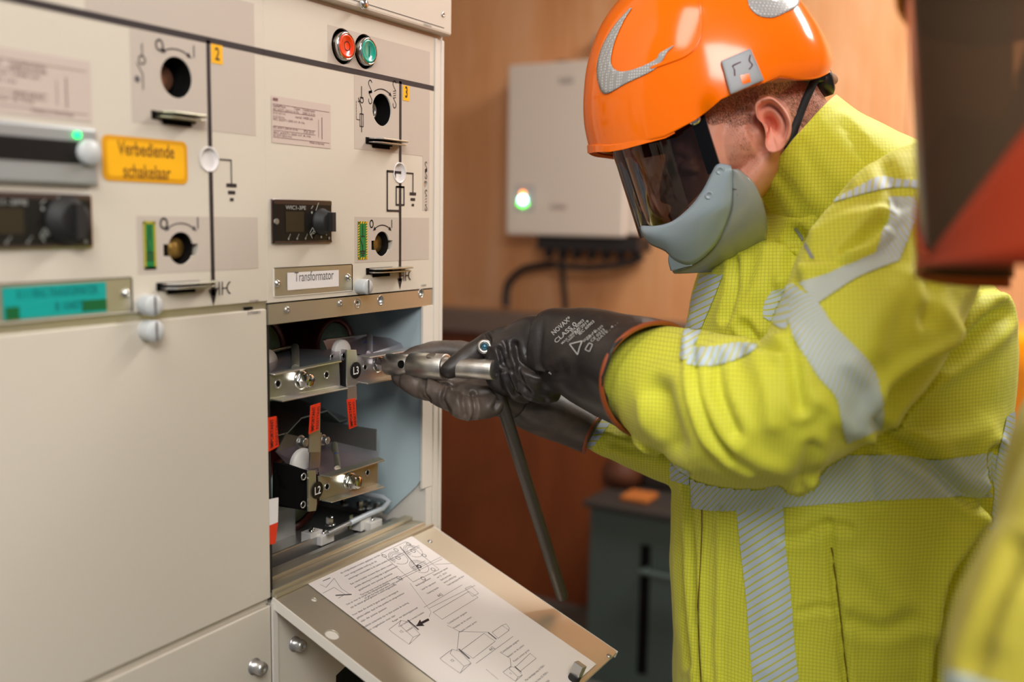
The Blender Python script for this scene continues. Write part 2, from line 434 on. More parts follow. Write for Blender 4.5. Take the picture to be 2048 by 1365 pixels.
# push buttons
for (bp, mm, nm, sym) in ((B1, M_redbtn, 'round red push button with ring mark', 'O'), (B2, M_tealbtn, 'round green push button with bar mark', 'I')):
    cx, cz = bp[0], bp[1]
    b = MB().lathe((cx, .001, cz), (0, -1, 0), [(.0195, 0), (.0191, -.003), (.0191, -.02), (.0145, -.02)], M_blackpl, n=40)
    b.lathe((cx, .024, cz), (0, -1, 0), [(.0155, 0), (.0155, .0255), (.0152, .0285), (.0142, .0305), (.0134, .0300)], M_chrome, n=40)
    po = b.build('push_button', unit, label=nm)
    c = MB().lathe((cx, .0, cz), (0, -1, 0), [(.0134, -.005), (.0134, .0048), (.0126, .0062), (.0104, .0065), (.0100, .0060), (0, .0060)], mm, n=40)
    Dc = PAN(c, -.0061)
    if sym == 'O': Dc.arc((cx, cz), .0048, 0, 360, .0009, M_ink, .0002, n=28)
    else: Dc.line([(cx, cz-.0055), (cx, cz+.0055)], .0013, M_ink, .0002)
    c.build('button_cap', po)
# number plate
D = PAN(); a, b = D.px(805, 170), D.px(818, 203)
D.rect(a[0], b[1], b[0], a[1], M_yellow, .0006)
D.text('3', (a[0]+b[0])/2, b[1]+.004, .0185, M_ink, .0009, align='c', bold=.02, sx=.62)
D.mb.build('number_plate', fp)
# earthing sign
D = PAN(); a, b = D.px(715, 443), D.px(734, 519)
x0, x1, z0, z1 = a[0], b[0], b[1], a[1]
D.rect(x0, z0, x1, z1, M_green, .0005)
bw = .0026; n = 15
for k in range(n):
    zz0 = z0+(z1-z0)*k/n; dz = (z1-z0)/n*.5
    for xa in (x0, x1-bw): D.poly([(xa, zz0), (xa+bw, zz0+dz*.7), (xa+bw, zz0+dz*1.7), (xa, zz0+dz)], M_yellow, .0008)
for k in range(4):
    xx0 = x0+(x1-x0)*k/4; dx = (x1-x0)/4*.5
    for za in (z0, z1-bw): D.poly([(xx0, za), (xx0+dx, za), (xx0+dx*1.6, za+bw), (xx0+dx*.6, za+bw)], M_yellow, .0008)
cx = (x0+x1)/2; q = lambda t: z0+(z1-z0)*t
D.line([(cx, q(.9)), (cx, q(.62))], .0011, M_ink, .0009); D.line([(cx-.0032, q(.61)), (cx+.0032, q(.61))], .0012, M_ink, .0009)
D.line([(cx-.0055, q(.58)), (cx, q(.36)), (cx, q(.22))], .0011, M_ink, .0009)
for i, ww in enumerate((.0048, .0034, .0018)): D.line([(cx-ww, q(.22-.055*i)), (cx+ww, q(.22-.055*i))], .0013, M_ink, .0009)
D.mb.build('earthing_sign', fp)
# rating plate
def rating(D, x0, z0, x1, z1, par, big=False):
    D.rect(x0, z0, x1, z1, M_plate, .0005); w, h = x1-x0, z1-z0; X = lambda t: x0+w*t; Z = lambda t: z0+h*t
    D.rect(X(.02), Z(.90), X(.1), Z(.96), M_plateink, .0008)
    for t in (.83, .12): D.line([(X(.02), Z(t)), (X(.97), Z(t))], .0004, M_plateink, .0008)
    for t in (.69, .36, .27): D.line([(X(.02), Z(t)), (X(.72), Z(t))], .0004, M_plateink, .0008)
    s = h*.085
    D.text('SafePlus', X(.02), Z(.77), s, M_plateink, .0008, width=w*.2); D.text('Type', X(.36), Z(.77), s, M_plateink, .0008, width=w*.1)
    D.text('Transformator', X(.5), Z(.77), s, M_plateink, .0008, width=w*.22)
    for i, (t, l) in enumerate(((.70, .42), (.62, .2), (.54, .18), (.485, .52), (.31, .4), (.2, .62), (.14, .3))):
        D.text('IEC 62271-200 kV A Hz', X(.02), Z(t), s*.8, M_plateink, .0008, width=w*l)
    D.text('2008 23 0145', X(.5), Z(.70), s*.8, M_plateink, .0008, width=w*.22); D.text('serial 1408 kA', X(.38), Z(.59), s, M_plateink, .0008, width=w*.3)
    D.text('IP2X 24 kV', X(.52), Z(.29), s*1.1, M_plateink, .0008, width=w*.18)
    D.text('Made in Norway', X(.62), Z(.065), s*.95, M_plateink, .0008, width=w*.26)
    D.line([(X(.78), Z(.22)), (X(.78), Z(.62))], .0005, M_plateink, .0008); D.line([(X(.84), Z(.2)), (X(.84), Z(.68))], .0009, M_plateink, .0008)
    return D.mb.build('rating_plate', par)
D = PAN(); a, b = D.px(542, 192), D.px(661, 294)
rating(D, a[0], D.px(542, 285)[1], b[0], D.px(542, 191)[1], fp)
# protection relay
def relay(par, x0, x1, z0, z1, name='protection_relay'):
    b = MB().box(x0, x1, -.0015, .004, z0, z1, M_chrome)
    b.box(x0+.0015, x1-.0015, -.003, .004, z0+.0015, z1-.0015, M_blackpl)
    o = b.build(name, par, bevel=.0008)
    w, h = x1-x0, z1-z0
    c = MB(); D = Draw((0, -.0032, 0), (1, 0, 0), (0, 0, 1), (0, -1, 0), c)
    X = lambda t: x0+w*t; Z = lambda t: z0+h*t
    D.rect(X(.02), Z(.88), X(.98), Z(.975), M_screenb, .0001); D.rect(X(.02), Z(.02), X(.98), Z(.07), M_screenb, .0001)
    D.rect(X(.2), Z(.27), X(.5), Z(.72), M_screen, .0002)
    D.text('WIC1-3PE', X(.2), Z(.77), h*.12, M_relayink, .0004, width=w*.33, bold=.02)
    for t in (.24, .38, .52):
        D.disc((X(t), Z(.12)), h*.026, M_relayink, .0004); D.line([(X(t), Z(.12)), (X(t+.03), Z(.22))], .0007, M_relayink, .0004)
    D.line([(X(.62), Z(.80)), (X(.65), Z(.86))], .001, M_relayink, .0004); D.line([(X(.70), Z(.76)), (X(.745), Z(.93))], .0012, M_relayink, .0004); D.disc((X(.63), Z(.71)), h*.03, M_relayink, .0004)
    cx, cz, r = X(.64), Z(.24), h*.13
    D.line([(cx, cz-r), (cx+r*.75, cz), (cx, cz+r), (cx-r*.75, cz)], .0011, M_relayink, .0004, closed=True)
    D.line([(cx-r*.4, cz-r*.25), (cx+r*.35, cz+r*.4)], .0012, M_relayink, .0004); D.line([(cx-r*.3, cz+r*.05), (cx+r*.4, cz-r*.1)], .0009, M_relayink, .0004)
    for (tx, tz, s) in ((.79, .15, .03), (.88, .2, .02), (.93, .12, .035)): D.disc((X(tx), Z(tz)), h*s, M_relayink, .0004)
    D.line([(X(.86), Z(.24)), (X(.92), Z(.33))], .0008, M_relayink, .0004)
    c.build('display', o)
    k = MB().lathe((X(.80), -.003, Z(.5)), (0, -1, 0), [(w*.155, 0), (w*.155, .002), (w*.14, .003), (w*.12, .011), (w*.09, .012), (0, .012)], M_blackm, n=24)
    k.obox((X(.80), -.017, Z(.5)), (w*.03, 0, 0), (0, .004, 0), (0, 0, w*.11), M_blackm)
    k.build('selector_knob', o)
    for t in (.05, .95): MB().cyl((X(t), -.0025, Z(.5)), (X(t), -.0045, Z(.5)), .003, M_zinc).build('fixing_screw', o)
    return o
M_relayink = mat('relay_print', rgb(150, 152, 146), .5)
M_screenb = mat('relay_tinted_rim', rgb(74, 56, 48), .2, coat=.5)
D = PAN(); relay(unit, D.px(541, 440)[0], D.px(661, 440)[0], D.px(545, 489)[1], D.px(545, 397)[1])
# name plate holder
def nameplate(par, x0, x1, z0, z1, screws, lab):
    b = MB().box(x0, x1, .0015, .004, z0, z1, M_stripm)
    for (a0, a1, c0, c1) in ((x0-.0012, x0, z0, z1), (x1, x1+.0012, z0, z1), (x0, x1, z1, z1+.0008), (x0, x1, z0-.0008, z0)):
        b.box(a0, a1, -.0008, .004, c0, c1, M_blackpl if a0 >= x1 or c0 >= z1 else M_beige2)
    b.box(x0, x1, -.0006, .004, z0, z1, M_stripm)
    o = b.build('name_plate', par, label=lab)
    for sx_, sz_ in screws:
        MB().lathe((sx_, -.0006, sz_), (0, -1, 0), [(.0042, 0), (.004, .0012), (.0028, .003), (.0012, .0036), (.001, .0024), (0, .0022)], M_chrome, n=20).build('screw', o)
    return o
D = PAN(); x0, x1 = D.px(548, 560)[0], D.px(703, 555)[0]; z0, z1 = D.px(548, 594)[1], D.px(548, 537.5)[1]
npl = nameplate(fp, x0, x1, z0, z1, [D.px(553, 567), D.px(695, 555)], 'steel name plate with white Transformator label')
D = PAN(); a = D.px(574, 582)
D.o = D.o+np.array([0, -.0008, 0])
xa, xb, za, zb_ = D.px(574, 560)[0], D.px(677, 555)[0], D.px(574, 581)[1], D.px(574, 546)[1]
D.rect(xa, za, xb, zb_, M_white); D.text('Transformator', xa+.011, za+.0085, .0148, M_ink2, width=(xb-xa)*.76)
D.mb.build('name_label', npl)
def thumb(par, c, r=.0088):
    k = MB().lathe((c[0], 0, c[1]), (0, -1, 0), [(r*.95, 0), (r, .002), (r, .013), (r*.93, .0145), (r*.2, .0145), (0, .0143)], M_knob, n=36)
    k.obox((c[0], -.0147, c[1]), (.0009, 0, 0), (0, .0004, 0), (0, 0, r*.9), M_ink2)
    return k.build('thumb_screw', par)
thumb(unit, (PAN().px(717, 573)[0], PAN().px(717, 573)[1]))

# base cover of bay 3 (under the flap)
b = MB().box(XL, XE-.023, .0, .02, .10, .938, M_beige).build('base_cover', unit)
D = Draw((0, 0, 0), (1, 0, 0), (0, 0, 1), (0, -1, 0))
oc = [onY(x, y) for x, y in ((672, 1352), (700, 1325), (752, 1308), (820, 1330), (840, 1400), (780, 1450), (700, 1430), (672, 1400))]
boolcut(b, [MB().plate([(p[0], -.01, p[2]) for p in oc], (0, 1, 0), .05, M_hole).build('cutter')])
def bolt(par, p, r=.0075, l=.014, name='bolt'):
    k = MB().lathe(p, (0, -1, 0), [(r*1.1, 0), (r*1.1, .002), (r*.9, .002), (r*.9, l*.8), (r*.75, l), (r*.3, l), (r*.25, l*.9), (0, l*.9)], M_zinc, n=6 if False else 24)
    return k.build(name, par)
bolt(unit, onY(588, 1288, .0)); MB().box(XL+.002, XE-.025, .06, .07, .10, .938, M_dark).build('base_back', unit)

lb = MB().box(.7582, XL+.0035, -.0025, .0, .10, .940, M_beige2); lb.build('centre_strip', unit)

# ---- door flap ---------------------------------------------------------------
FA = math.radians(22.3); FO = np.array([0, -.0, .9455]); FD = np.array([0, -math.cos(FA), -math.sin(FA)]); FN = np.array([0, -math.sin(FA), math.cos(FA)])
FLEN = .293
b = MB(); P = lambda x, l, h: FO+np.array([x, 0, 0])+FD*l+FN*h
x0, x1 = XL-.0012, 1.0605
b.plate([P(x0, 0, 0), P(x1, 0, 0), P(x1, FLEN-.004, 0), P(x1-.004, FLEN, 0), P(x0, FLEN, 0)], -FN, .0018, M_stripm2 if False else M_stripm)
flap = b.build('flap_door', unit, bevel=.0004, label='steel flap door folded down with the instruction sheet on it')
rim = MB(); 
rim.plate([P(x0-.0005, 0, .0002), P(x0+.0012, 0, .0002), P(x0+.0012, FLEN, .0002), P(x0-.0005, FLEN, .0002)], -FN, .011, M_beige2)
rim.plate([P(x1-.0012, .004, .0002), P(x1, .004, .0002), P(x1, FLEN, .0002), P(x1-.0012, FLEN, .0002)], -FN, .009, M_beige2)
rim.plate([P(x0, .001, -.0019), P(x1, .001, -.0019), P(x1, FLEN, -.0019), P(x0, FLEN, -.0019)], -FN, .0008, M_beige2)
rim.build('painted_rim', flap)
cuts = []
for (x, y, r) in ((664, 1270, .0078), (628, 1200, .0034)):
    q = onP(x, y, FO, FN); cuts.append(MB().cyl(q-FN*.03, q+FN*.02, r, M_hole).build('cutter'))
boolcut(flap, cuts)
for (x, y) in ((1218, 1313), (860, 1084)):
    q = onP(x, y, FO, FN); MB().lathe(q, FN, [(.0032, 0), (.003, .001), (0, .0014)], M_zinc, n=16).build('rivet', flap)
q = onP(1147, 1360, FO, FN)
MB().cyl(q-FN*.004, q+FN*.007, .007, M_blackm, n=20).obox(q+FN*.013, np.array([1, 0, 0])*.0035+FD*.001, FD*.006, FN*.009, M_zinc).build('latch_pin', flap, bevel=.0008)

# ---- instruction sheet ----------------------------------------------------------
M_paper = mat('printed_paper', rgb(228, 220, 216), .38, spec=.4)
SD = Draw(FO+FN*.0009, (1, 0, 0), -FD, FN)
s0 = SD.px(615, 1168); s1 = SD.px(822, 1072); s2 = SD.px(1167, 1306)
sx0, sx1, st, sbm = s0[0], s1[0], (s0[1]+s1[1])/2, -FLEN+.006
SD.rect(sx0, sbm, sx1, st, M_paper, .0001)
k_ = M_ink2; K = .00045
def stx(t, x, y, w, size=.0042): 
    a, b_ = SD.px(x, y); SD.text(t, a, b_, size, k_, .0003, width=w)
W = sx1-sx0
def para(x, y, lines, step=.0062, wid=.1):
    wid *= .88
    a, b_ = SD.px(x, y)
    for i, (t, wf) in enumerate(lines): SD.text(t, a, b_-i*step, .0036, k_, .0003, width=wid*wf)
para(682, 1149, [('de veiligheidspen moeten geplaatst worden', 1), ('voor vergrendelde stelling als de', .8), ('zekeringen verwisselen is de juiste positie had', 1.08)], wid=.085)
para(702, 1171, [('Een rated busbar moeten blue safety covers', 1), ('positie zekering is handgreep is gedemonteerd', 1.03), ('geplaatst om juiste positie', .8)], wid=.09)
para(722, 1193, [('The fuse box must be placed as shown', 1), ('to get the fuse input into it right position', 1.06)], wid=.078)
para(694, 1212, [('Om er voor te zorgen dat ladingsvergrendeling', 1), ('zijn de deksel geheel gesloten in stand ontgrendelde', 1.08)], wid=.088)
para(706, 1233, [('Voor deze die wordt in geval zeker is vervangend', 1), ('gehele ladder deel in het positie te ontgrendelen', 1.05), ('zijn de juiste pasten', .55)], wid=.094)
para(727, 1258, [('Dubbele isolerende zijn te sluit positie de sluiting', 1), ('dan nagekeken met zijn', .6)], wid=.094)
para(786, 1246, [('Koper van zekeringspanoeel', 1), ('Fuse handle om contact breuken', 1.0), ('I needed removal', .55)], wid=.054, step=.0095)
para(833, 1174, [('Bedieningshefboom', 1), ('Lever för operatörer', 1), ('Opening handle', .8)], wid=.034, step=.0085)
para(868, 1153, [('Zekering voor openen', 1), ('van 12 - 20 kV', .7), ('Quick start fuses', .75), ('burner en RV24 Opl', .85), ('Fusant opening door RV 24 kV', 1.2)], wid=.035, step=.0055)
para(897, 1250, [('Contactbussen aangeven', 1), ('Resistor van de contact', .95), ('Fusant contact grove', .9)], wid=.045, step=.0085)
para(1004, 1308, [('Contactbussen aangeven', 1), ('Resistor van de contact', .95), ('Fusant contact grove', .9)], wid=.045, step=.0085)
para(1052, 1364, [('Max. lowvoltages resp. kV 9200-1', 1), ('Lissabon base 2C-9200-1', .85), ('Lt 1 IEC 9200', .6)], wid=.05, step=.0085)
L_ = lambda pts, w=K, c=False, m=k_: SD.lpx(pts, w, m, .0003, c)
def el(x, y, r, w=K): a = SD.px(x, y); SD.arc(a, r, 0, 360, w, k_, .0003, n=20)
L_([(762, 1108), (812, 1084), (878, 1140), (826, 1165)], K, True)
for (x, y) in ((768, 1113), (817, 1089), (798, 1157), (846, 1158), (866, 1140), (848, 1112), (792, 1101)): el(x, y, .0028, .0007)
for (x, y) in ((796, 1117), (826, 1103), (838, 1134)):
    for rr in (.0125, .0105, .008): a = SD.px(x, y); SD.arc(a, rr, 20, 200, K, k_, .0003); 
    a = SD.px(x, y); SD.arc(a, .0125, 210, 380, K, k_, .0003); el(x, y, .003, .0007)
    L_([(x-14, y+2), (x+12, y-11)], .0006); L_([(x-12, y+5), (x+14, y-8)])
L_([(800, 1095), (840, 1143)], .0013); L_([(797, 1157), (882, 1115)]); L_([(800, 1160), (884, 1119)])
L_([(797, 1157), (800, 1160), (806, 1162)]); el(838, 1134, .0022, .0012)
L_([(870, 1130), (905, 1128)]); L_([(820, 1168), (862, 1225), (858, 1235)], .0003)
# drawing: little fuse base at left
L_([(640, 1170), (652, 1176), (668, 1158), (682, 1178), (700, 1190)]); L_([(645, 1188), (668, 1176), (690, 1190), (676, 1198)])
L_([(646, 1163), (660, 1157)], .001); L_([(672, 1192), (702, 1190)], .002)
# drawing: bodies with cable
def fusebase(x, y, s=1.):
    q = lambda a, b_: (x+a*s, y+b_*s)
    L_([q(0, 12), q(24, -6), q(40, -2), q(62, 22), q(40, 42), q(6, 18)], K, True); L_([q(24, -6), q(20, 2), q(48, 28), q(62, 22)]); L_([q(48, 28), q(40, 42)])
    L_([q(38, -6), q(58, 12)], .0022*s); SD.text('12', *SD.px(*q(24, 20)), .005*s, k_, .0003)
fusebase(778, 1248); fusebase(880, 1306); fusebase(1006, 1338, .62)
L_([(858, 1218), (950, 1172)]); L_([(866, 1226), (938, 1184), (956, 1196), (884, 1240)], K, True); L_([(930, 1178), (942, 1173), (957, 1188), (945, 1194)], K, True)
L_([(848, 1216), (924, 1171)]); SD.text('442', *SD.px(878, 1196), .0062, k_, .0003)
a = SD.px(832, 1254); SD.poly([SD.px(832, 1254), SD.px(840, 1240), SD.px(842, 1245), SD.px(856, 1238), SD.px(859, 1242), SD.px(845, 1249), SD.px(849, 1253)], M_ink, .0003)
L_([(918, 1264), (914, 1302)]); L_([(918, 1264), (978, 1266)]); L_([(894, 1252), (918, 1264)])
L_([(922, 1302), (968, 1268), (990, 1284), (946, 1318)], K, True); L_([(984, 1266), (1004, 1252), (1018, 1262), (996, 1278)], K, True); L_([(1004, 1252), (1012, 1249), (1019, 1258), (1016, 1262)])
L_([(977, 1267), (992, 1279)], .0018); L_([(952, 1328), (1026, 1274)]); SD.text('442', *SD.px(982, 1304), .0062, k_, .0003)
L_([(1000, 1306), (1020, 1318), (1022, 1336)]); L_([(1030, 1336), (1060, 1308), (1072, 1318), (1040, 1344)], K, True)
L_([(972, 1340), (996, 1360)])
SD.mb.build('instruction_sheet', flap, recalc=False, label='white printed instruction sheet with Dutch text and fuse drawings')
# ---- inside the compartment -------------------------------------------------------
def hexbolt(mb, p, r, l, m=M_chrome, n=(0, -1, 0)):
    p = np.asarray(p, float); n = np.asarray(n, float)
    mb.lathe(p, n, [(r*1.35, 0), (r*1.35, .0012), (r, .0012)], m, n=28)
    mb.cyl(p+n*.0012, p+n*l, r, m, n=6, smooth=False); mb.lathe(p+n*l, n, [(r*.85, 0), (r*.7, .001), (0, .0012)], m, n=24)
def eye(mb, p, r):
    mb.lathe(p, (0, -1, 0), [(r*1.25, 0), (r*1.2, .0008), (r, .001), (r*.95, -.0012), (0, -.0012)], M_zinc, n=20)
    mb.lathe(np.asarray(p)+np.array([0, -.0002, 0]), (0, -1, 0), [(r*.75, 0), (0, 0)], M_hole, n=20)
def ppoly(pts, Y): return [onY(x, y, Y) for x, y in pts]
def contact_arm(name, face, Y, bolt_px, eyes, flt, flb, left, back, disc, lbl, badge=None, dark=None):
    par = None
    b = MB()
    b.plate(ppoly(face, Y), (0, 1, 0), .002, M_chromate)
    for (p0, p1, out) in (flt, flb):
        a, c = onY(*p0, Y), onY(*p1, Y); o = np.array([0, -out, -.001])
        b.plate([a, c, c+o-np.array([.004, 0, 0]), a+o+np.array([.003, 0, 0])], (0, 0, 1), .0018, M_chromate)
    o_ = b.build(name, unit, bevel=.0007, label=lbl)
    b = MB(); hexbolt(b, onY(*bolt_px, Y), .0082, .013); b.build('hex_bolt', o_)
    for (x, y, r) in eyes: b = MB(); eye(b, onY(x, y, Y-.0002), r); b.build('eyelet', o_)
    if left:
        b = MB(); b.plate([onY(x, y, yy) for x, y, yy in left], (1, .25, 0), .0022, M_chromate); b.build('side_cheek', o_, bevel=.0008)
    if back:
        b = MB(); b.plate([onY(x, y, yy) for x, y, yy in back], (0, 1, 0), .0018, M_zinc2); b.build('rear_plate', o_, bevel=.0006)
    if disc:
        x, y, r, yy = disc; b = MB().lathe(onY(x, y, yy), (-.15, -1, 0), [(r, -.02), (r, 0), (r*.93, .003), (0, .004)], M_whiteins, n=40); b.build('nylon_disc', o_)
    if badge:
        x, y, t, yy = badge; c = onY(x, y, yy); Db = Draw((0, yy, 0), (1, 0, 0), (0, 0, 1), (0, -1, 0))
        Db.disc((c[0], c[2]), .0098, M_blackpl, .0006); Db.text(t, c[0]-.001, c[2]-.0042, .0125, M_white, .0009, align='c', width=.0105, bold=.01)
        Db.mb.build('phase_badge', o_, label='round black badge lettered '+t)
    return o_
M_zinc2 = mat('zinc_plate', rgb(160, 168, 174), .3, .82, noise_col=(12, rgb(200, 180, 185), .4, .65))
# L3, at the fitter's socket
a3 = contact_arm('contact_arm', [(714, 712), (800, 706), (800, 756), (714, 768)], .016, (757, 728), [(730, 735, .0036)],
    ((716, 714), (822, 697), .016), ((716, 767), (800, 752), .012), None,
    None, None, 'zinc contact arm marked L3 with the socket on its bolt', None)
b = MB(); b.plate([onY(680, 698, .05), onY(694, 700, .008), onY(694, 777, .008), onY(680, 782, .05)], (1, .3, 0), .0016, M_zinc2)
b.plate([onY(694, 700, .006), onY(713, 700, .006), onY(715, 716, .006), onY(715, 766, .006), onY(709, 778, .006), onY(694, 777, .006)], (0, 1, 0), .002, M_chromate)
b.build('bent_cheek', a3, bevel=.0012)
b = MB(); eye(b, onY(687, 712, .025), .0032); b.build('screw', a3)
c = onY(711, 741, .006); Db = Draw((0, .006, 0), (1, 0, 0), (0, 0, 1), (0, -1, 0)); Db.disc((c[0], c[2]), .0098, M_blackpl, .0006)
Db.text('L3', c[0]-.0005, c[2]-.0045, .0128, M_white, .0009, align='c', width=.0105, bold=.012); Db.mb.build('phase_badge', a3, label='round black badge lettered L3')
b = MB(); zz_ = [(646, 681, .075), (742, 671, .075), (822, 681, .03), (824, 696, .028), (733, 712, .028), (700, 722, .05), (655, 705, .075)]
b.plate([onY(x, y, yy) for x, y, yy in zz_[:1]+[(738, 671, .07), (733, 711, .03), (655, 700, .075)]], (0, .9, .3), .0016, M_zinc2)
b.plate([onY(738, 672, .07), onY(822, 682, .035), onY(823, 696, .03), onY(733, 711, .03)], (0, .9, .3), .0016, M_zinc2)
b.plate([onY(645, 681, .073), onY(737, 670, .073), onY(737, 667.5, .073), onY(645, 678.5, .073)], (0, -1, 0), .006, M_chromate)
b.plate([onY(733, 711, .028), onY(822, 697, .028), onY(822, 694, .028), onY(733, 708, .028)], (0, -1, 0), .008, M_chromate)
b.build('rear_plate', a3, bevel=.0006)
Dm = MB().tube([onY(728, 684, .055), onY(745, 686, .052), (onY(757, 692, .047)), onY(768, 690, .044)], .0007, M_blueink); Dm.build('blue_pen_mark', a3)
MB().tube([onY(739, 673, .058), onY(739, 690, .05), onY(739, 707, .033)], .004, M_chromate).build('stiffening_rib', a3)
b = MB().lathe(onY(685, 702, .045), (-.1, -1, 0), [(.0135, -.005), (.0135, 0), (.012, .002), (0, .003)], M_whiteins, n=40); b.build('nylon_disc', a3)
# L1 (left, its label hidden)
a1 = contact_arm('contact_arm', [(537, 750), (679, 722), (681, 775), (537, 803)], .012, (603, 760), [(556, 768, .0042), (653, 750, .0038)],
    ((537, 750), (680, 722), .006), ((540, 801), (681, 774), .015), None, None, None, 'zinc contact arm of the left phase, not held by the tool')
b = MB(); b.plate([onY(x, y, yy) for x, y, yy in ((537, 708, .09), (598, 698, .08), (598, 742, .02), (537, 752, .02))], (0, .9, .3), .0016, M_zinc2)
b.plate([onY(x, y, yy) for x, y, yy in ((598, 698, .08), (679, 702, .045), (680, 722, .015), (598, 740, .02))], (0, .9, .3), .0016, M_zinc2)
b.plate([onY(x, y, .078) for x, y in ((537, 700), (584, 690), (584, 694), (537, 705))], (0, -1, 0), .005, M_chromate)
b.build('rear_plate', a1, bevel=.0006)
MB().tube([onY(590, 694, .07), onY(591, 715, .05), onY(591, 737, .02)], .0045, M_chromate).build('stiffening_rib', a1)
MB().lathe(onY(533, 728, .06), (-.1, -1, 0), [(.0165, -.005), (.0165, 0), (0, .004)], M_whiteins, n=40).build('nylon_disc', a1)
b = MB(); eye(b, onY(664, 714, .03), .003); b.build('screw', a1)
# L2 (lower)
a2 = contact_arm('contact_arm', [(637, 953), (756, 920), (756, 968), (640, 1002)], .012, (700, 963), [(654, 974, .0038), (735, 946, .0035)],
    ((640, 953), (757, 917), .013), ((642, 1003), (756, 970), .013), None, None, None, 'zinc contact arm marked L2 below the other two')
b = MB(); b.plate([onY(x, y, yy) for x, y, yy in ((552, 905, .10), (572, 868, .10), (628, 880, .09), (636, 950, .02), (580, 935, .06))], (0, .9, .3), .0016, M_zinc2)
b.plate([onY(x, y, yy) for x, y, yy in ((634, 890, .075), (672, 885, .07), (735, 900, .04), (757, 904, .03), (757, 918, .013), (640, 953, .013))], (0, .9, .3), .0016, M_zinc2)
b.build('rear_plate', a2, bevel=.0006)
MB().tube([onY(669, 889, .06), onY(672, 912, .045), onY(675, 938, .018)], .004, M_chromate).build('stiffening_rib', a2)
MB().lathe(onY(672, 909, .044), (0, -1, 0), [(.0022, -.001), (.0022, .002), (0, .0022)], M_blueink, n=12).build('blue_dot', a2)
b = MB(); b.plate([onY(x, y, .004) for x, y in ((617, 942), (631, 942), (632, 948), (634, 1008), (632, 1022), (617, 1024))], (0, 1, 0), .0022, M_chromate)
b.plate([onY(548, 925, .05), onY(575, 928, .035), onY(617, 942, .005), onY(617, 1023, .005), onY(600, 1020, .02), onY(560, 1014, .05), onY(548, 1005, .055)], (0, 1, 0), .002, M_blackpl)
b.build('bent_cheek', a2, bevel=.001)
for (x, y) in ((607, 954), (606, 1010)): b = MB(); eye(b, onY(x, y, .008), .0034); b.build('screw', a2)
c = onY(634, 981, .0035); Db = Draw((0, .0035, 0), (1, 0, 0), (0, 0, 1), (0, -1, 0)); Db.disc((c[0], c[2]), .0098, M_blackpl, .0006)
Db.text('L2', c[0], c[2]-.0045, .0128, M_white, .0009, align='c', width=.0105, bold=.012); Db.mb.build('phase_badge', a2, label='round black badge lettered L2')
b = MB().lathe(onY(608, 928, .045), (-.15, -1, 0), [(.018, -.004), (.018, 0), (.016, .003), (0, .004)], M_whiteins, n=40); b.build('nylon_disc', a2)
b = MB().plate([onY(x, y, .03) for x, y in ((622, 868), (644, 866), (640, 945), (619, 940))], (0, 1, 0), .002, M_zinc2)
hexbolt(b, onY(601, 884, .06), .006, .008, M_zinc); hexbolt(b, onY(645, 880, .05), .005, .008, M_zinc)
b.build('upright_link', a2, bevel=.0006)

# bushings
def bushing(x, y, Y, r, name='fuse_bushing', lab=None):
    c = onY(x, y, Y)
    b = MB().lathe(c, (-.1, -1, 0), [(r*1.32, -.12), (r*1.32, -.01), (r*1.25, 0), (r*1.12, .003), (r*1.05, -.002)], M_darkred, n=48)
    o = b.build(name, unit, label=lab)
    MB().lathe(c, (-.1, -1, 0), [(r*1.02, -.1), (r*1.02, -.004), (r*.96, .0), (r*.3, .006), (0, .006)], M_bush, n=48).build('bushing_cap', o)
bushing(671, 688, .11, .027); bushing(668, 770, .20, .034); bushing(590, 905, .19, .040)
bushing(585, 985, .13, .042); bushing(520, 700, .16, .034)
# zigzag bracket of bent sheet
zz_ = [(545, 875), (575, 868), (603, 838), (655, 823), (680, 845), (738, 830), (739, 812)]
b = MB()
for p, q in zip(zz_[:-1], zz_[1:]):
    A, B = onY(*p, .12), onY(*q, .12); b.plate([A, B, B+np.array([0, .06, .012]), A+np.array([0, .06, .012])], (0, 0, 1), .0014, M_zinc)
b.build('folded_support', unit)
MB().box(*sum([[onY(656, 860, .13)[0], onY(656, 860, .13)[0]+.0016]], []), .05, .30, onY(656, 905, .13)[2], onY(656, 845, .13)[2], M_zinc).build('partition_plate', unit)
# red warning tags
def redtag(pts, Y, lab, rot=0):
    A = [onY(x, y, Y) for x, y in pts]; o = A[3]; ex = A[2]-A[3]; ey = A[0]-A[3]; w, h = np.linalg.norm(ex), np.linalg.norm(ey)
    b = MB().plate(A, (0, 1, 0), .0008, M_redtag); ob = b.build('warning_tag', unit, label=lab)
    n = np.cross(ex, ey); n /= np.linalg.norm(n); n = n if n[1] < 0 else -n
    Dt = Draw(o, ey/h, -ex/w, n)
    Dt.text('IMPORTANT', h*.06, -w*.42, w*.40, M_ink, .0005, width=h*.86, bold=.02); Dt.text('RESETTING', h*.06, -w*.88, w*.34, M_ink, .0005, width=h*.8)
    Dt.mb.build('tag_print', ob, recalc=False)
redtag([(622, 812), (641, 806), (638, 860), (618, 869)], -.004, 'red tag hanging in the middle over the lower bracket')
redtag([(694, 800), (711, 797), (714, 853), (699, 859)], -.002, 'red tag under the L3 bracket')
redtag([(537, 836), (553, 833), (558, 893), (537, 904)], -.001, 'red tag at the left edge of the opening')
b = MB().plate([onY(x, y, .004) for x, y in ((622, 812), (618, 905), (640, 905), (641, 806))], (0, 1, 0), .0014, M_chromate)
b.build('tag_carrier', unit)
MB().plate([onY(x, y, .004) for x, y in ((695, 775), (713, 772), (714, 800), (695, 803))], (0, 1, 0), .0014, M_chromate).build('tag_carrier', unit)
b = MB().plate([onY(x, y, .0) for x, y in ((538, 1000), (557, 996), (556, 1045), (538, 1052))], (0, 1, 0), .001, M_white)
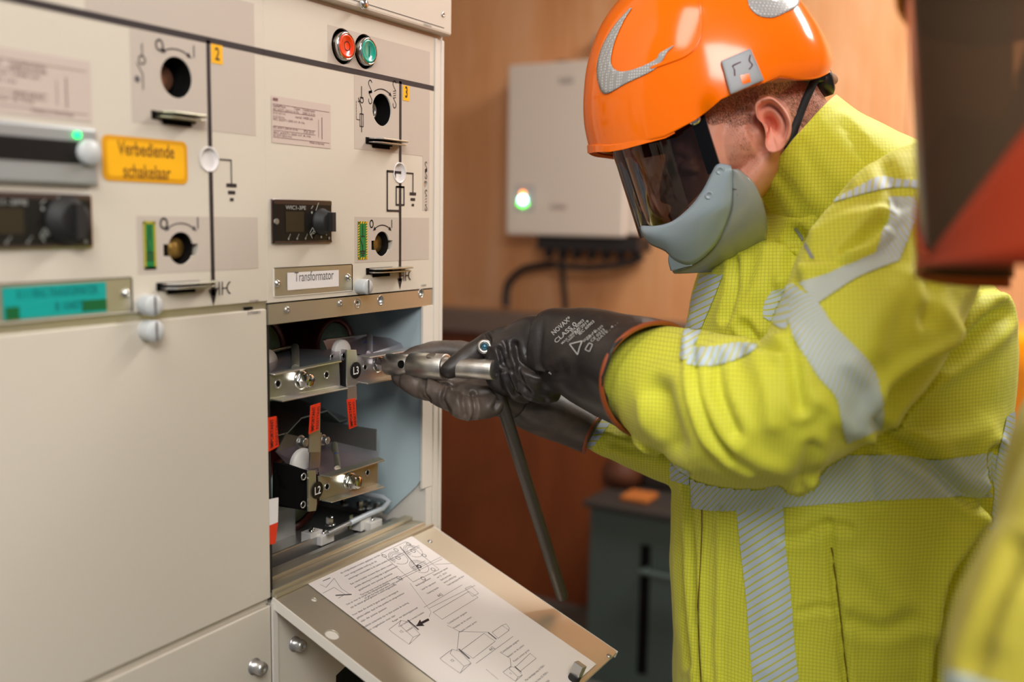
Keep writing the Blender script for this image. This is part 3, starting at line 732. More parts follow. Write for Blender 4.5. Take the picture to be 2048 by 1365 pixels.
b.plate([onY(x, y, .0) for x, y in ((538, 1052), (556, 1045), (551, 1088), (540, 1090))], (0, 1, 0), .001, M_redtag); b.build('warning_card', unit)
# bottom rails
def rail(name, y0, y1, z0, z1, m=M_zinc, bev=.0015, x1=1.0455):
    return MB().box(XL+.0005, x1, y0, y1, z0, z1, m).build(name, unit, bevel=bev)
rail('outer_rail', .0005, .020, .944, .953, M_stripm, x1=1.0595); rail('hinge_strip', -.004, .0004, .9445, .9485, M_stripm, .0008, 1.0595)
rail('middle_rail', .0205, .034, .944, .9575, M_stripm, x1=1.0595); rail('inner_rail', .040, .052, .944, .952)
rail('rear_rail', .062, .066, .944, .962); rail('rear_ledge', .08, .3, .944, .948, M_zincd if False else M_zinc)
MB().cyl((XL+.002, .0365, .951), (1.045, .0365, .951), .0028, M_zinc).build('linkage_rod', unit)
# terminal blocks (white nylon) and spring
def block(c0, lab):
    b = MB(); x, y, z = c0
    b.box(x, x+.022, y, y+.016, z, z+.015, M_whiteins); b.box(x+.010, x+.034, y-.008, y+.006, z-.002, z+.010, M_whiteins)
    o = b.build('nylon_block', unit, bevel=.001, label=lab)
    s = MB()
    for (dx, dy, dz) in ((.008, .006, .015), (.022, -.001, .010), (.014, .010, .015)): s.lathe((x+dx, y+dy, z+dz), (0, 0, 1), [(.0036, 0), (.0034, .0022), (.002, .003), (0, .003)], M_chrome, n=18)
    s.build('screw', o)
p = onZ(622, 1088, .956); block((p[0], p[1], .953), 'white nylon block at the near end of the spring')
p = onZ(722, 1060, .956); block((p[0], p[1]+.0, .953), 'white nylon block at the far end of the spring')
A, B = onZ(655, 1068, .968), onZ(700, 1046, .970)
pts = []; n = 220
for i in range(n+1):
    t = i/n; w = t*26*2*math.pi; ax = (B-A)/np.linalg.norm(B-A); e1 = np.cross(ax, (0, 0, 1)); e1 /= np.linalg.norm(e1); e2 = np.cross(ax, e1)
    pts.append(A+(B-A)*t+.0028*(math.cos(w)*e1+math.sin(w)*e2))
MB().tube(pts, .0006, M_zinc, n=6).build('coil_spring', unit)
p = onZ(700, 1060, .955)
MB().plate([p, p+np.array([.006, 0, 0]), p+np.array([.006, 0, .018]), p+np.array([0, 0, .018])], (0, 1, 0), .001, M_chromate).build('spring_post', unit)
M_tube = mat('white_hose', rgb(200, 208, 215), .3)
MB().tube([onZ(700, 1047, .970), onZ(735, 1030, .972), onZ(765, 1018, .975), onZ(778, 1005, .98), onZ(765, 995, .985), onZ(735, 990, .985), onZ(700, 982, .985), onZ(660, 975, .985)], .0035, M_tube).build('white_hose', unit)
MB().box(.87, .93, .12, .16, .948, .985, M_zinc).build('terminal_frame', unit)
for (x, y) in ((688, 1010), (720, 1018), (735, 1016), (754, 1022), (660, 1050)):
    p = onZ(x, y, .965); hb = MB(); hexbolt(hb, p, .005, .010, M_chrome, (0, 0, 1)); hb.build('stud', unit)

# ================================================================ left unit (bay 2)
unit2 = empty('switchgear_unit', (.55, .35, 0), 'beige switchgear unit with closed door, yellow number 2 plate and teal tape label', 'switchgear')
X0, X1 = .345, .7594
D = PAN()
h1, h2, wn = D.px(353, 155), D.px(362, 497), D.px(418, 319)
fp2 = MB().box(X0, X1, 0, .03, 1.2625, 1.5725, M_beige).build('front_panel', unit2)
lugs = MB().box(h2[0]-.0205, h2[0]+.0205, -.01, .05, h2[1]-.007, h2[1]+.004, M_hole).build('cutter')
holecut(fp2, [(h1[0], h1[1], .0182, -.01, .05), (h2[0], h2[1], .0150, -.01, .05), (wn[0], wn[1], .0105, -.01, .05)]); boolcut(fp2, [lugs])
bv = fp2.modifiers.new('bevel', 'BEVEL'); bv.width = .0008; bv.segments = 2; bv.limit_method = 'ANGLE'
MB().box(X0, X1-.002, .0305, .74, .0, 1.572, M_beige2).build('housing', unit2)
dr = MB().box(X0, X1-.0024, -.001, .028, .947, 1.2545, M_beige).build('closed_door', unit2, bevel=.0012)
MB().box(X0, X1, .002, .03, 1.2545, 1.2625, M_stripm).build('door_gap_profile', unit2)
MB().box(X0, X1-.0024, -.0005, .03, .0, .9385, M_beige).build('base_cover', unit2, bevel=.0012)
MB().box(X0, X1, .006, .03, .9385, .947, M_beige).build('gap_strip', unit2)
bolt(unit2, onY(507, 1333), .0078, .015)
q = PAN().px(497, 617); MB().box(q[0]-.005, q[0]+.005, -.001, .01, q[1]-.0012, q[1]+.0012, M_hole).build('hinge_slot', unit2)
D = PAN(); z_line = 1.5103
fR = D.px(512, 300)[0]; fL = D.px(263, 200)[0]
HS2 = [(h1[0], h1[1], .0182), (h2[0], h2[1], .0150)]
field(fp2, D.px(170, 5)[0], z_line, fR, 1.5545, HS2); field(fp2, fL, D.px(512, 272)[1], fR, z_line, HS2)
field(fp2, D.px(274, 480)[0], D.px(274, 549)[1], D.px(516, 500)[0], D.px(274, 432)[1], HS2, h2)
D = PAN(); LX = .686
D.rect(X0, z_line-.003, X1, z_line+.003, M_ink)
D.rect(LX-.0024, wn[1]+.010, LX+.0024, z_line, M_ink); D.rect(LX-.0024, 1.272, LX+.0024, wn[1]-.010, M_ink)
D.poly([(LX-.0055, 1.2785), (LX+.0055, 1.2785), (LX, 1.262)], M_ink)
gx = D.px(462, 340)[0]; zT = D.px(440, 319)[1]
D.line([(wn[0]+.013, zT), (gx, zT), (gx, D.px(462, 370)[1])], .0013, M_ink); ground(D, gx, D.px(462, 371)[1])
hk(D, LX, D.px(440, 577)[1])
a = D.px(318, 90); D.arc(a, .0038, 0, 360, .0016, M_ink2, ry=.0045); a = D.px(387, 103); D.line([(a[0], a[1]-.005), (a[0], a[1]+.005)], .0014, M_ink2)
curved_arrow(D, h1, .0275, 58, 122)
sx = D.px(284, 120)[0]; zz = lambda y: D.px(284, y)[1]
D.line([(sx, zz(88)), (sx, zz(112))], .0013, M_ink2); D.arc((sx-.0005, zz(120)), .0035, 0, 360, .0012, M_ink2); D.line([(sx-.006, zz(128)), (sx, zz(148)), (sx, zz(178))], .0012, M_ink2); D.disc((sx-.006, zz(160)), .003, M_ink2)
a = D.px(327, 447); D.arc(a, .0038, 0, 360, .0018, M_ink2, ry=.0045); a = D.px(395, 446); D.line([(a[0], a[1]-.005), (a[0], a[1]+.005)], .0015, M_ink2)
curved_arrow(D, h2, .0255, 51, 129, m=M_ink2)
D.text('1VFG038801', *D.px(497, 606), .0035, M_ink2, width=.014)
D.mb.build('mimic_diagram', fp2)
D = PAN(None, -.001); D.text('2VF00801', *D.px(494, 630), .0045, M_ink2, width=.018); D.mb.build('door_print', dr)
w = MB().cyl((wn[0], .003, wn[1]), (wn[0], .029, wn[1]), .0104, M_white, n=32)
w.lathe((wn[0], 0, wn[1]), (0, -1, 0), [(.0118, 0), (.0118, .001), (.0104, .001), (.0103, -.003)], M_white, n=32); w.build('position_window', fp2)
MB().lathe((h1[0], .001, h1[1]), (0, -1, 0), [(.0182, 0), (.0180, -.002), (.0180, -.028), (0, -.028)], M_hole, n=40).build('operating_socket', fp2)
MB().lathe((h1[0], .029, h1[1]), (0, -1, 0), [(.0125, 0), (.0125, .010), (.011, .012), (0, .012)], mat('copper_shaft', rgb(196, 140, 112), .4, .7), n=32).build('drive_shaft', fp2)
s = MB().lathe((h2[0], .001, h2[1]), (0, -1, 0), [(.0149, -.0005), (.0148, -.004), (.0148, -.027), (0, -.027)], M_blackpl, n=40)
for q_ in (-1, 1): s.box(h2[0]+q_*.0174-.0028, h2[0]+q_*.0174+.0028, .008, .0295, h2[1]-.0068, h2[1]+.0038, M_blackpl)
s.build('earthing_socket', fp2)
MB().lathe((h2[0]+.001, .028, h2[1]), (0, -1, 0), [(.0095, 0), (.0095, .020), (0, .0205)], M_brass, n=32).build('socket_shutter', fp2)
flange_lever(unit2, D.px(304, 232)[0], D.px(398, 240)[0], D.px(350, 234)[1]); flange_lever(unit2, D.px(314, 568)[0], D.px(420, 568)[0], D.px(360, 571)[1])
D = PAN(); a, b = D.px(421, 89), D.px(445, 130)
D.rect(a[0], b[1], b[0], D.px(421, 87)[1], M_yellow, .0006); D.text('2', (a[0]+b[0])/2, b[1]+.0035, .0165, M_ink, .0009, align='c', bold=.01, sx=.75); D.mb.build('number_plate', fp2)
D = PAN(); a, b = D.px(285, 443), D.px(312, 538)
D.rect(a[0], b[1], b[0], a[1], M_green, .0005); D.line([(a[0]+.001, b[1]+.001), (b[0]-.001, b[1]+.001), (b[0]-.001, a[1]-.001), (a[0]+.001, a[1]-.001)], .0024, mat('hazard_olive', rgb(176, 164, 40), .5), .0008, closed=True)
cx = (a[0]+b[0])/2
for t in (.2, .27, .34): D.line([(cx-.004, b[1]+(a[1]-b[1])*t), (cx+.004, b[1]+(a[1]-b[1])*t)], .0012, M_ink, .0009)
D.line([(cx, b[1]+(a[1]-b[1])*.34), (cx-.003, b[1]+(a[1]-b[1])*.6)], .0011, M_ink, .0009); D.line([(cx, b[1]+(a[1]-b[1])*.62), (cx, b[1]+(a[1]-b[1])*.9)], .0011, M_ink, .0009)
D.mb.build('earthing_sign', fp2)
# yellow sign
D = PAN(); x0, x1 = D.px(203, 310)[0], D.px(374, 320)[0]; z0, z1 = D.px(203, 361)[1], D.px(203, 268)[1]
D.rect(x0, z0, x1, z1, M_yellow2, .0006, rad=.006); D.rect(x0+.0045, z0+.004, x1-.004, z1-.004, M_yellow, .0009, rad=.004)
M_signink = mat('sign_ink', rgb(130, 82, 10), .6)
D.text('Verbediende', (x0+x1)/2, (z0+z1)/2+.0035, .0165, M_signink, .0012, align='c', width=(x1-x0)*.66, bold=.012); D.text('schakelaar', (x0+x1)/2, (z0+z1)/2-.0155, .0165, M_signink, .0012, align='c', width=(x1-x0)*.56, bold=.012)
D.mb.build('warning_sign', fp2, label='yellow rounded sign reading Verbediende schakelaar')
# rating plate, fault indicator, relay
D = PAN(); x1 = D.px(181, 180)[0]; rating(D, x1-.145, D.px(181, 245)[1], x1, D.px(181, 124)[1], fp2)
x1 = D.px(187, 310)[0]; z0, z1 = D.px(100, 369)[1], D.px(100, 250)[1]
M_greymetal = mat('indicator_grey', rgb(176, 178, 178), .35, .4)
b = MB().box(x1-.13, x1, -.006, .004, z0, z1, M_greymetal); ind = b.build('fault_indicator', unit2, bevel=.0025)
zc0, zc1 = D.px(60, 325)[1], D.px(60, 275)[1]
MB().box(x1-.12, x1-.002, -.0075, -.005, zc0+.001, zc1, M_blackpl).build('display_window', ind, bevel=.001)
q = D.px(163, 306); MB().lathe((q[0], -.0075, q[1]), (0, -1, 0), [(.0105, 0), (.0105, .004), (.009, .006), (0, .0062)], M_knob, n=28).build('indicator_knob', ind)
q = D.px(143, 271); MB().lathe((q[0], -.006, q[1]), (0, -1, 0), [(.0028, 0), (.0028, .003), (0, .004)], M_led, n=16).build('indicator_led', ind, label='lit green indicator lamp')
x1 = D.px(183, 440)[0]
relay(unit2, x1-.128, x1, D.px(183, 496)[1], D.px(183, 388)[1])
# name plate with teal tape
D = PAN(); x1 = D.px(262, 590)[0]; z0, z1 = D.px(262, 623)[1], D.px(262, 556)[1]
npl2 = nameplate(fp2, x1-.16, x1, z0, z1, [D.px(250, 587)], 'steel name plate covered with teal tape')
D = PAN(None, -.0008); xb = D.px(212, 590)[0]; xa = D.px(4, 600)[0]; za, zb_ = D.px(212, 624)[1], D.px(212, 564)[1]
D.rect(xa, za, xb, zb_, M_teal); zm = D.px(212, 598)[1]
D.rect(xa+.002, za, D.px(38, 620)[0], zm-.001, M_dkgreen, .0006); D.rect(D.px(163, 620)[0], za+.002, xb, zm, M_dkgreen, .0006)
D.text('K111 RING TRANSFORMATOR', xa+.012, zm+.005, .0105, M_tealink, .0008, width=(xb-xa)*.78); D.text('B 104071', xa+.045, za+.0045, .0105, M_tealink, .0008, width=(xb-xa)*.28)
D.mb.build('tape_label', npl2, label='teal tape label with dark green blocks')
thumb(unit2, PAN().px(288, 610), .0095); thumb(dr, PAN().px(291, 661), .0095)

# ---- upper compartment ----------------------------------------------------------------
top = empty('low_voltage_compartment', (.72, .35, 1.575), 'beige cabinet section above the panels, only its lower edge in view', 'cabinet')
MB().box(.345, 1.0850, -.010, .74, 1.5765, 2.15, M_beige).build('front_door', top, bevel=.004, seg=3)
MB().box(.345, 1.0835, .004, .74, 1.5725, 1.577, M_beige2).build('bottom_plate', top)
D = PAN(None, -.010); D.rect(.40, 1.5838, 1.066, 1.5846, M_ink2); D.text('1VDD013014', *D.px(846, 50), .0035, M_ink2, width=.017); D.mb.build('door_seam', top)
q = D.px(725, 8)
MB().lathe((q[0], -.010, q[1]), (0, -1, 0), [(.0058, 0), (.0056, .003), (.004, .0055), (0, .006)], M_chrome, n=24).build('screw', top)
q = D.px(886, 29)
MB().lathe((q[0], -.010, q[1]), (0, -1, 0), [(.0034, 0), (.0032, .001), (.0015, .001), (0, -.001)], M_zinc, n=20).build('screw', top)
# ================================================================ THE ROOM
WX = 3.05
def wood(name, c1, c2, c3, rough=.5, scale=3., dark=.0):
    m = bpy.data.materials.new(name); m.use_nodes = True; nt = m.node_tree; b = nt.nodes['Principled BSDF']; N = nt.nodes.new; L = nt.links.new
    tc = N('ShaderNodeTexCoord'); mp = N('ShaderNodeMapping'); mp.inputs['Scale'].default_value = (1, 1.2, .35); L(tc.outputs['Object'], mp.inputs[0])
    n = N('ShaderNodeTexNoise'); n.inputs['Scale'].default_value = scale; n.inputs['Detail'].default_value = 6; n.inputs['Distortion'].default_value = 1.2; L(mp.outputs[0], n.inputs['Vector'])
    mp2 = N('ShaderNodeMapping'); mp2.inputs['Scale'].default_value = (1, 30, 1.2); L(tc.outputs['Object'], mp2.inputs[0])
    n2 = N('ShaderNodeTexNoise'); n2.inputs['Scale'].default_value = 3.5; n2.inputs['Detail'].default_value = 8; L(mp2.outputs[0], n2.inputs['Vector'])
    r = N('ShaderNodeValToRGB'); e = r.color_ramp.elements; e[0].position = .3; e[0].color = c1; e[1].position = .7; e[1].color = c3
    k = e.new(.5); k.color = c2
    mx = N('ShaderNodeMath'); mx.operation = 'MULTIPLY_ADD'; mx.inputs[1].default_value = .35; L(n2.outputs['Fac'], mx.inputs[0])
    m3 = N('ShaderNodeMath'); m3.operation = 'MULTIPLY'; m3.inputs[1].default_value = .65; L(n.outputs['Fac'], m3.inputs[0]); L(m3.outputs[0], mx.inputs[2])
    L(mx.outputs[0], r.inputs[0]); L(r.outputs[0], b.inputs['Base Color']); b.inputs['Roughness'].default_value = rough
    return m
M_ply = wood('varnished_plywood', rgb(204, 134, 80), rgb(224, 160, 108), rgb(234, 182, 140), .45)
M_plyshade = wood('shaded_brown_plywood', rgb(98, 44, 12), rgb(128, 60, 18), rgb(144, 72, 26), .55)  # brown plywood with the shade below the duct put into its colours
M_ledge = mat('grey_brown_duct', rgb(112, 92, 80), .55)
M_floor = mat('concrete_floor', rgb(120, 114, 108), .8, noise_col=(4, rgb(98, 94, 90), .35, .7), bump=(60, .2, .002))
M_wall = mat('white_wall_paint', rgb(214, 210, 204), .8)
def struct(mb, name, **k): o = mb.build(name, None, **k); o['kind'] = 'structure'; return o
lz0, lz1 = onX(960, 668, WX-.09)[2], onX(960, 622, WX-.09)[2]
struct(MB().box(WX, WX+.05, -2.6, 1.95, lz0+.02, 2.7, M_ply), 'wall_back')
struct(MB().box(WX, WX+.05, -2.6, 1.95, 0, lz0+.02, M_plyshade), 'wall_back_lower')
struct(MB().box(-1.8, WX+.05, 1.95, 2.0, 0, 2.7, M_wall), 'wall_left')
struct(MB().box(-1.8, WX+.05, -4.2, 2.0, -.05, 0, M_floor), 'floor')
struct(MB().box(-1.8, WX+.05, -2.6, 2.0, 2.62, 2.7, M_wall), 'ceiling')
sm = MB(); yy = onX(1826, 200, WX)[1]
struct(MB().box(WX-.006, WX, yy-.012, yy+.012, 1.10, 2.62, M_ply), 'trim_1', bevel=.003)
# cable duct along the wall
lz0, lz1 = onX(960, 668, WX-.09)[2], onX(960, 622, WX-.09)[2]
duct = MB().box(WX-.09, WX, -2.5, 1.93, lz0, lz1, M_ledge).build('cable_duct', None, bevel=.006)
tag(duct, 'grey brown cable duct running along the plywood wall', 'duct')
# white wall cabinet with indicator lamps
M_boxp = mat('wall_box_paint', rgb(222, 206, 192), .45)
BX = WX-.16
p0, p1 = onX(1016, 130, BX), onX(1016, 470, BX); q1 = onX(1252, 300, BX)
wb = empty('wall_cabinet', (WX-.08, (p0[1]+q1[1])/2, p1[2]), 'pale grey wall cabinet with lit indicator lamps behind the helmet', 'cabinet')
MB().box(BX, BX+.03, q1[1], p0[1], p1[2], p0[2], M_boxp).build('cover', wb, bevel=.008, seg=3)
MB().box(BX+.03, WX, q1[1]+.0, p0[1]-.006, p1[2]+.004, p0[2]-.004, M_boxp).build('body', wb, bevel=.004)
MB().box(BX+.02, WX-.02, q1[1]-.035, q1[1], p1[2]+.01, p0[2]-.02, M_boxp).build('side_module', wb, bevel=.004)
Dx = lambda mb=None, X=BX: Draw((X, 0, 0), (0, -1, 0), (0, 0, 1), (-1, 0, 0), mb)
D = Dx(); D.rpx(1030, 370, 1068, 424, mat('lamp_panel', rgb(186, 178, 178), .5), .0006); D.mb.build('lamp_panel', wb); D = Dx()
D.text('Safe', *D.px(1118, 168), .03, M_ink2, .001, width=.05); D.mb.build('printed_name', wb); D = Dx(); D.text('VAAHA', *D.px(1100, 420), .028, M_plateink, .001, width=.06); 
D.mb.build('printed_marks', wb)
c = onX(1046, 400, BX-.001)
MB().lathe(c, (-1, 0, 0), [(.012, 0), (.012, .006), (.008, .009), (0, .0095)], M_ledw, n=20).build('indicator_lamp', wb, label='bright white green lamp')
MB().lathe(c+np.array([0, 0, .020]), (-1, 0, 0), [(.007, 0), (.007, .005), (0, .006)], M_ledo, n=20).build('indicator_lamp', wb, label='small orange lamp')
for dy, dz in ((.014, -.014), (-.014, -.014), (0, -.020)): MB().lathe(c+np.array([0, dy, dz]), (-1, 0, 0), [(.0055, 0), (.0055, .004), (0, .005)], M_ledg, n=16).build('indicator_lamp', wb, label='small green lamp')
MB().cyl((BX+.05, (p0[1]+q1[1])/2+.03, p0[2]-.002), (BX+.05, (p0[1]+q1[1])/2+.03, p0[2]+.006), .03, M_blackm).build('top_gland', wb)
# junction box behind helmet
g0, g1 = onX(1186, 70, WX-.05), onX(1240, 140, WX-.05)
tag(MB().box(WX-.05, WX, g1[1], g0[1], g1[2], g0[2], mat('grey_box', rgb(150, 142, 138), .5)).build('junction_box', None, bevel=.004), 'small grey junction box above the wall cabinet beside the helmet', 'junction box')
# cable glands and hoses under the cabinet
glb = MB(); yA, yB = onX(1085, 480, WX-.1)[1], onX(1275, 490, WX-.1)[1]; zt = p1[2]
M_rub = mat('black_rubber', rgb(34, 28, 28), .5)
cg = MB()
cg.box(WX-.14, WX-.03, yB-.02, yA, zt-.045, zt-.001, M_rub)
for k in range(7):
    y = yA-.02-(yA-yB)*k/6.5; cg.cyl((WX-.09, y, zt-.045), (WX-.09, y, zt-.075), .018, M_rub, .013)
cgo = cg.build('cable_gland', None, bevel=.004); tag(cgo, 'row of black cable glands under the wall cabinet', 'cable gland')
pts = [onX(x, y, WX-.07) for x, y in ((1108, 529), (1085, 531), (1045, 540), (1018, 565), (1012, 592), (1013, 614))]
def smooth_pts(P, n=8):
    P = [np.asarray(p, float) for p in P]; out = []
    for i in range(len(P)-1):
        a, b, c, d = P[max(i-1, 0)], P[i], P[i+1], P[min(i+2, len(P)-1)]
        for k in range(n):
            t = k/n; out.append(.5*((2*b)+(-a+c)*t+(2*a-5*b+4*c-d)*t*t+(-a+3*b-3*c+d)*t**3))
    out.append(P[-1]); return out
tag(MB().tube(smooth_pts(pts), .013, M_rub, n=16).build('cable_conduit'), 'black cable conduit curving down left under the wall cabinet', 'conduit', 'conduits under the wall cabinet')
pts = [onX(x, y, WX-.05) for x, y in ((1124, 516), (1126, 560), (1130, 600), (1130, 619))]
tag(MB().tube(smooth_pts(pts), .009, M_rub, n=16).build('cable_conduit'), 'thin black cable dropping straight down to the cable duct', 'conduit', 'conduits under the wall cabinet')
pts = [onX(x, y, WX-.12) for x, y in ((1285, 515), (1240, 530), (1180, 536), (1130, 534), (1110, 532))]
tag(MB().tube(smooth_pts(pts), .010, M_rub, n=16).build('cable_conduit'), 'black cable looping sideways below the cable glands', 'conduit', 'conduits under the wall cabinet')
# grey-green metal locker on the floor
LXX = 2.55
M_lock = mat('locker_paint', rgb(78, 92, 88), .5); M_lockd = mat('locker_top', rgb(58, 52, 48), .6)
a, b = onX(1180, 1012, LXX), onX(1180, 1365, LXX)
lk = empty('metal_locker', (LXX+.2, a[1]-.3, 0), 'grey green metal locker standing by the brown wall behind the worker', 'locker')
ztop = a[2]
MB().box(LXX, WX-.02, a[1]-.75, a[1], 0, ztop, M_lock).build('body', lk, bevel=.004)
MB().box(LXX-.02, WX-.01, a[1]-.76, a[1]+.015, ztop, ztop+.018, M_lockd).build('worktop', lk, bevel=.004)
h0, h1 = onX(1290, 1090, LXX), onX(1290, 1365, LXX)
MB().box(LXX-.001, LXX+.01, h0[1]-.018, h0[1]+.012, .06, h0[2], M_hole).build('door_slot', lk)
hz = onX(1300, 1148, LXX-.03)
MB().cyl((LXX-.03, hz[1]+.03, hz[2]), (LXX-.03, hz[1]-.16, hz[2]-.002), .008, M_lock).cyl((LXX, hz[1]+.02, hz[2]), (LXX-.03, hz[1]+.02, hz[2]), .006, M_lock).cyl((LXX, hz[1]-.15, hz[2]), (LXX-.03, hz[1]-.15, hz[2]), .006, M_lock).build('handle', lk)
# things on the locker
def rockpt(x, y): return onZ(x, y, ztop+.018)
q = onX(1270, 996, LXX+.06)
tag(MB().box(LXX+.03, LXX+.12, q[1]-.05, q[1]+.035, ztop+.0185, ztop+.036, mat('orange_pad', rgb(190, 112, 50), .6)).build('foam_pad', None, bevel=.006), 'flat orange pad lying on the grey green locker', 'pad')
q = onX(1245, 960, LXX+.2)
t_ = MB().lathe((LXX+.2, q[1], ztop+.0185), (0, 0, 1), [(.0, 0), (.06, 0), (.062, .05), (.045, .075), (.04, .10), (0, .10)], mat('brown_reel', rgb(96, 52, 30), .5), n=28)
tag(t_.build('cable_reel'), 'dark brown reel standing on the locker behind the orange pad', 'reel')
q = onX(1290, 950, LXX+.3)
t_ = MB().box(LXX+.2, LXX+.36, q[1]-.26, q[1]-.03, ztop+.0185, ztop+.13, mat('dark_tool_case', rgb(44, 36, 34), .5)).build('tool_case', None, bevel=.01)
tag(t_, 'dark tool case on the locker beside the brown reel', 'case')
# orange drum right of the worker
dp = onX(2034, 655, 2.5)
od = MB().lathe((2.5, dp[1]-.12, 0), (0, 0, 1), [(0, 0), (.22, 0), (.225, .02), (.225, dp[2]-.30), (.232, dp[2]-.28), (.225, dp[2]-.26), (.225, dp[2]-.08), (.22, dp[2]-.02), (.20, dp[2]), (0, dp[2])], mat('orange_drum_plastic', rgb(238, 140, 10), .3, coat=.3), n=48)
tag(od.build('storage_drum'), 'bright orange plastic drum at the right edge behind the worker', 'drum')
# unseen ceiling lamps, added to light the room and the plywood wall
M_lampd = mat('added_lamp_diffuser', rgb(240, 240, 235), .5, emit=(1, .96, .9, 1), estr=6)
M_lamph = mat('added_lamp_housing', rgb(225, 225, 225), .4)
def area(name, loc, target, sx, sy, power, col=(1, .97, .92), par=None):
    l = bpy.data.lights.new(name, 'AREA'); l.shape = 'RECTANGLE'; l.size = sx; l.size_y = sy; l.energy = power; l.color = col
    o = bpy.data.objects.new(name, l); COL.objects.link(o); o.location = loc
    o.rotation_euler = (Vector(target)-Vector(loc)).to_track_quat('-Z', 'Y').to_euler()
    return o
# ================================================================ PEOPLE: modelling tools
def csp(P, n):       # Catmull-Rom through rows of numbers
    P = [np.asarray(p, float) for p in P]; out = []
    for i in range(len(P)-1):
        a, b, c, d = P[max(i-1, 0)], P[i], P[i+1], P[min(i+2, len(P)-1)]
        for k in range(n):
            t = k/n; out.append(.5*((2*b)+(-a+c)*t+(2*a-5*b+4*c-d)*t*t+(-a+3*b-3*c+d)*t**3))
    out.append(P[-1]); return out
def ctube(mb, rows, m, n=28, sub=6, cap=True, e=1.0, capk=.6):
    """limb: rows of (px, py, depth, half width in px, half depth in m)"""
    S = csp(rows, sub); P = [at(s[0], s[1], s[2]) for s in S]; v = []; K = len(S)
    rings = []
    for i in range(K):
        T = P[min(i+1, K-1)]-P[max(i-1, 0)]; T /= np.linalg.norm(T)
        Dv = P[i]-CAM; Dv /= np.linalg.norm(Dv); W = np.cross(T, Dv); W /= np.linalg.norm(W); Dp = np.cross(W, T)
        rings.append((P[i], T, W, Dp, S[i][3]/FPX*S[i][2], S[i][4]))
    if cap:
        def caps(r, s):
            out = []
            for k in (1, 2, 3):
                a = k/3*math.pi/2; q = min(r[4], r[5])*capk
                out.append((r[0]+s*r[1]*math.sin(a)*q, r[1], r[2], r[3], r[4]*max(math.cos(a), .02), r[5]*max(math.cos(a), .02)))
            return out
        rings = caps(rings[0], -1)[::-1]+rings+caps(rings[-1], 1)
    for (p, T, W, Dp, a, b) in rings:
        for j in range(n):
            w = 2*math.pi*j/n; c, s = math.cos(w), math.sin(w)
            c = math.copysign(abs(c)**e, c); s = math.copysign(abs(s)**e, s)
            v.append(p+W*a*c+Dp*b*s)
    k = len(rings)
    f = [(a*n+j, a*n+(j+1) % n, (a+1)*n+(j+1) % n, (a+1)*n+j) for a in range(k-1) for j in range(n)]
    if cap: f += [tuple(range(n-1, -1, -1)), tuple(range((k-1)*n, k*n))]
    mb.add(v, f, m, True); return mb
def cblob(mb, px, py, d, rx, ry, rd, m, rot=0, n=24):
    c = at(px, py, d); a = math.radians(rot); s = d/FPX
    e1 = (R*math.cos(a)-U*math.sin(a)); e2 = (R*math.sin(a)+U*math.cos(a))
    v = []; k = n//2
    for i in range(k+1):
        th = math.pi*i/k
        for j in range(n):
            ph = 2*math.pi*j/n; v.append(c+e1*rx*s*math.sin(th)*math.cos(ph)+F*rd*math.sin(th)*math.sin(ph)+e2*ry*s*math.cos(th))
    mb.add(v, [(i*n+j, i*n+(j+1) % n, (i+1)*n+(j+1) % n, (i+1)*n+j) for i in range(k) for j in range(n)], m, True); return mb
def remesh(o, vox, it=4, fac=.5):
    m = o.modifiers.new('r', 'REMESH'); m.mode = 'VOXEL'; m.voxel_size = vox; m.use_smooth_shade = True
    if it: s = o.modifiers.new('s', 'SMOOTH'); s.factor = fac; s.iterations = it
    bpy.context.view_layer.update(); apply_mods(o)
    me = o.data; me.polygons.foreach_set('use_smooth', [True]*len(me.polygons)); return o
def geo(o):
    me = o.data; n = len(me.vertices); co = np.empty(n*3); me.vertices.foreach_get('co', co); co = co.reshape(-1, 3)
    no = np.empty(n*3); me.vertices.foreach_get('normal', no); return co, no.reshape(-1, 3)
def bvh(o):
    me = o.data; return BVHTree.FromPolygons([v.co for v in me.vertices], [p.vertices[:] for p in me.polygons])
def pxy(co):
    v = co-CAM; z = v@F; return 1024+FPX*(v@R)/z, 682.5-FPX*(v@U)/z, z
def dpoly(x, y, pts):
    best = np.full(len(x), 1e9)
    for (a, b), (c, d) in zip(pts[:-1], pts[1:]):
        l = (c-a)**2+(d-b)**2; t = np.clip(((x-a)*(c-a)+(y-b)*(d-b))/l, 0, 1)
        best = np.minimum(best, np.hypot(x-a-t*(c-a), y-b-t*(d-b)))
    return best
def sculpt(o, strokes, wrinkle=None, seed=0):
    """press folds and creases into the side that faces the camera: (points, width, height in m[, near, far])"""
    co, no = geo(o); x, y, z = pxy(co); dv = co-CAM; dv /= np.linalg.norm(dv, axis=1)[:, None]
    face = np.clip(-(dv*no).sum(1)*2.5, 0, 1); T = bvh(o)
    vis = np.zeros(len(co)); idx = np.nonzero(face > 0)[0]; C = Vector(CAM)
    for i in idx:
        p = Vector(co[i]); d = (p-C); L = d.length; h = T.ray_cast(C, d/L, L-.006)
        if h[0] is None: vis[i] = 1
    disp = np.zeros(len(co))
    for s in strokes:
        pts, w, a = s[:3]; pts = [tuple(q) for q in csp(pts, 5)] if len(pts) > 2 else pts
        d = dpoly(x, y, pts); g = np.exp(-(d/w)**2)
        disp += a*g
        if a < 0: disp += -.45*a*np.exp(-((d-w*1.9)/(w*1.1))**2)   # lips beside a groove
    disp *= face*vis
    if wrinkle is not None:
        for sc, am in wrinkle:
            disp += np.array([noise.noise(Vector((p[0]*sc, p[1]*sc, p[2]*sc+seed)))*am for p in co])
    co2 = co+no*disp[:, None]; o.data.vertices.foreach_set('co', co2.ravel()); o.data.update(); return o
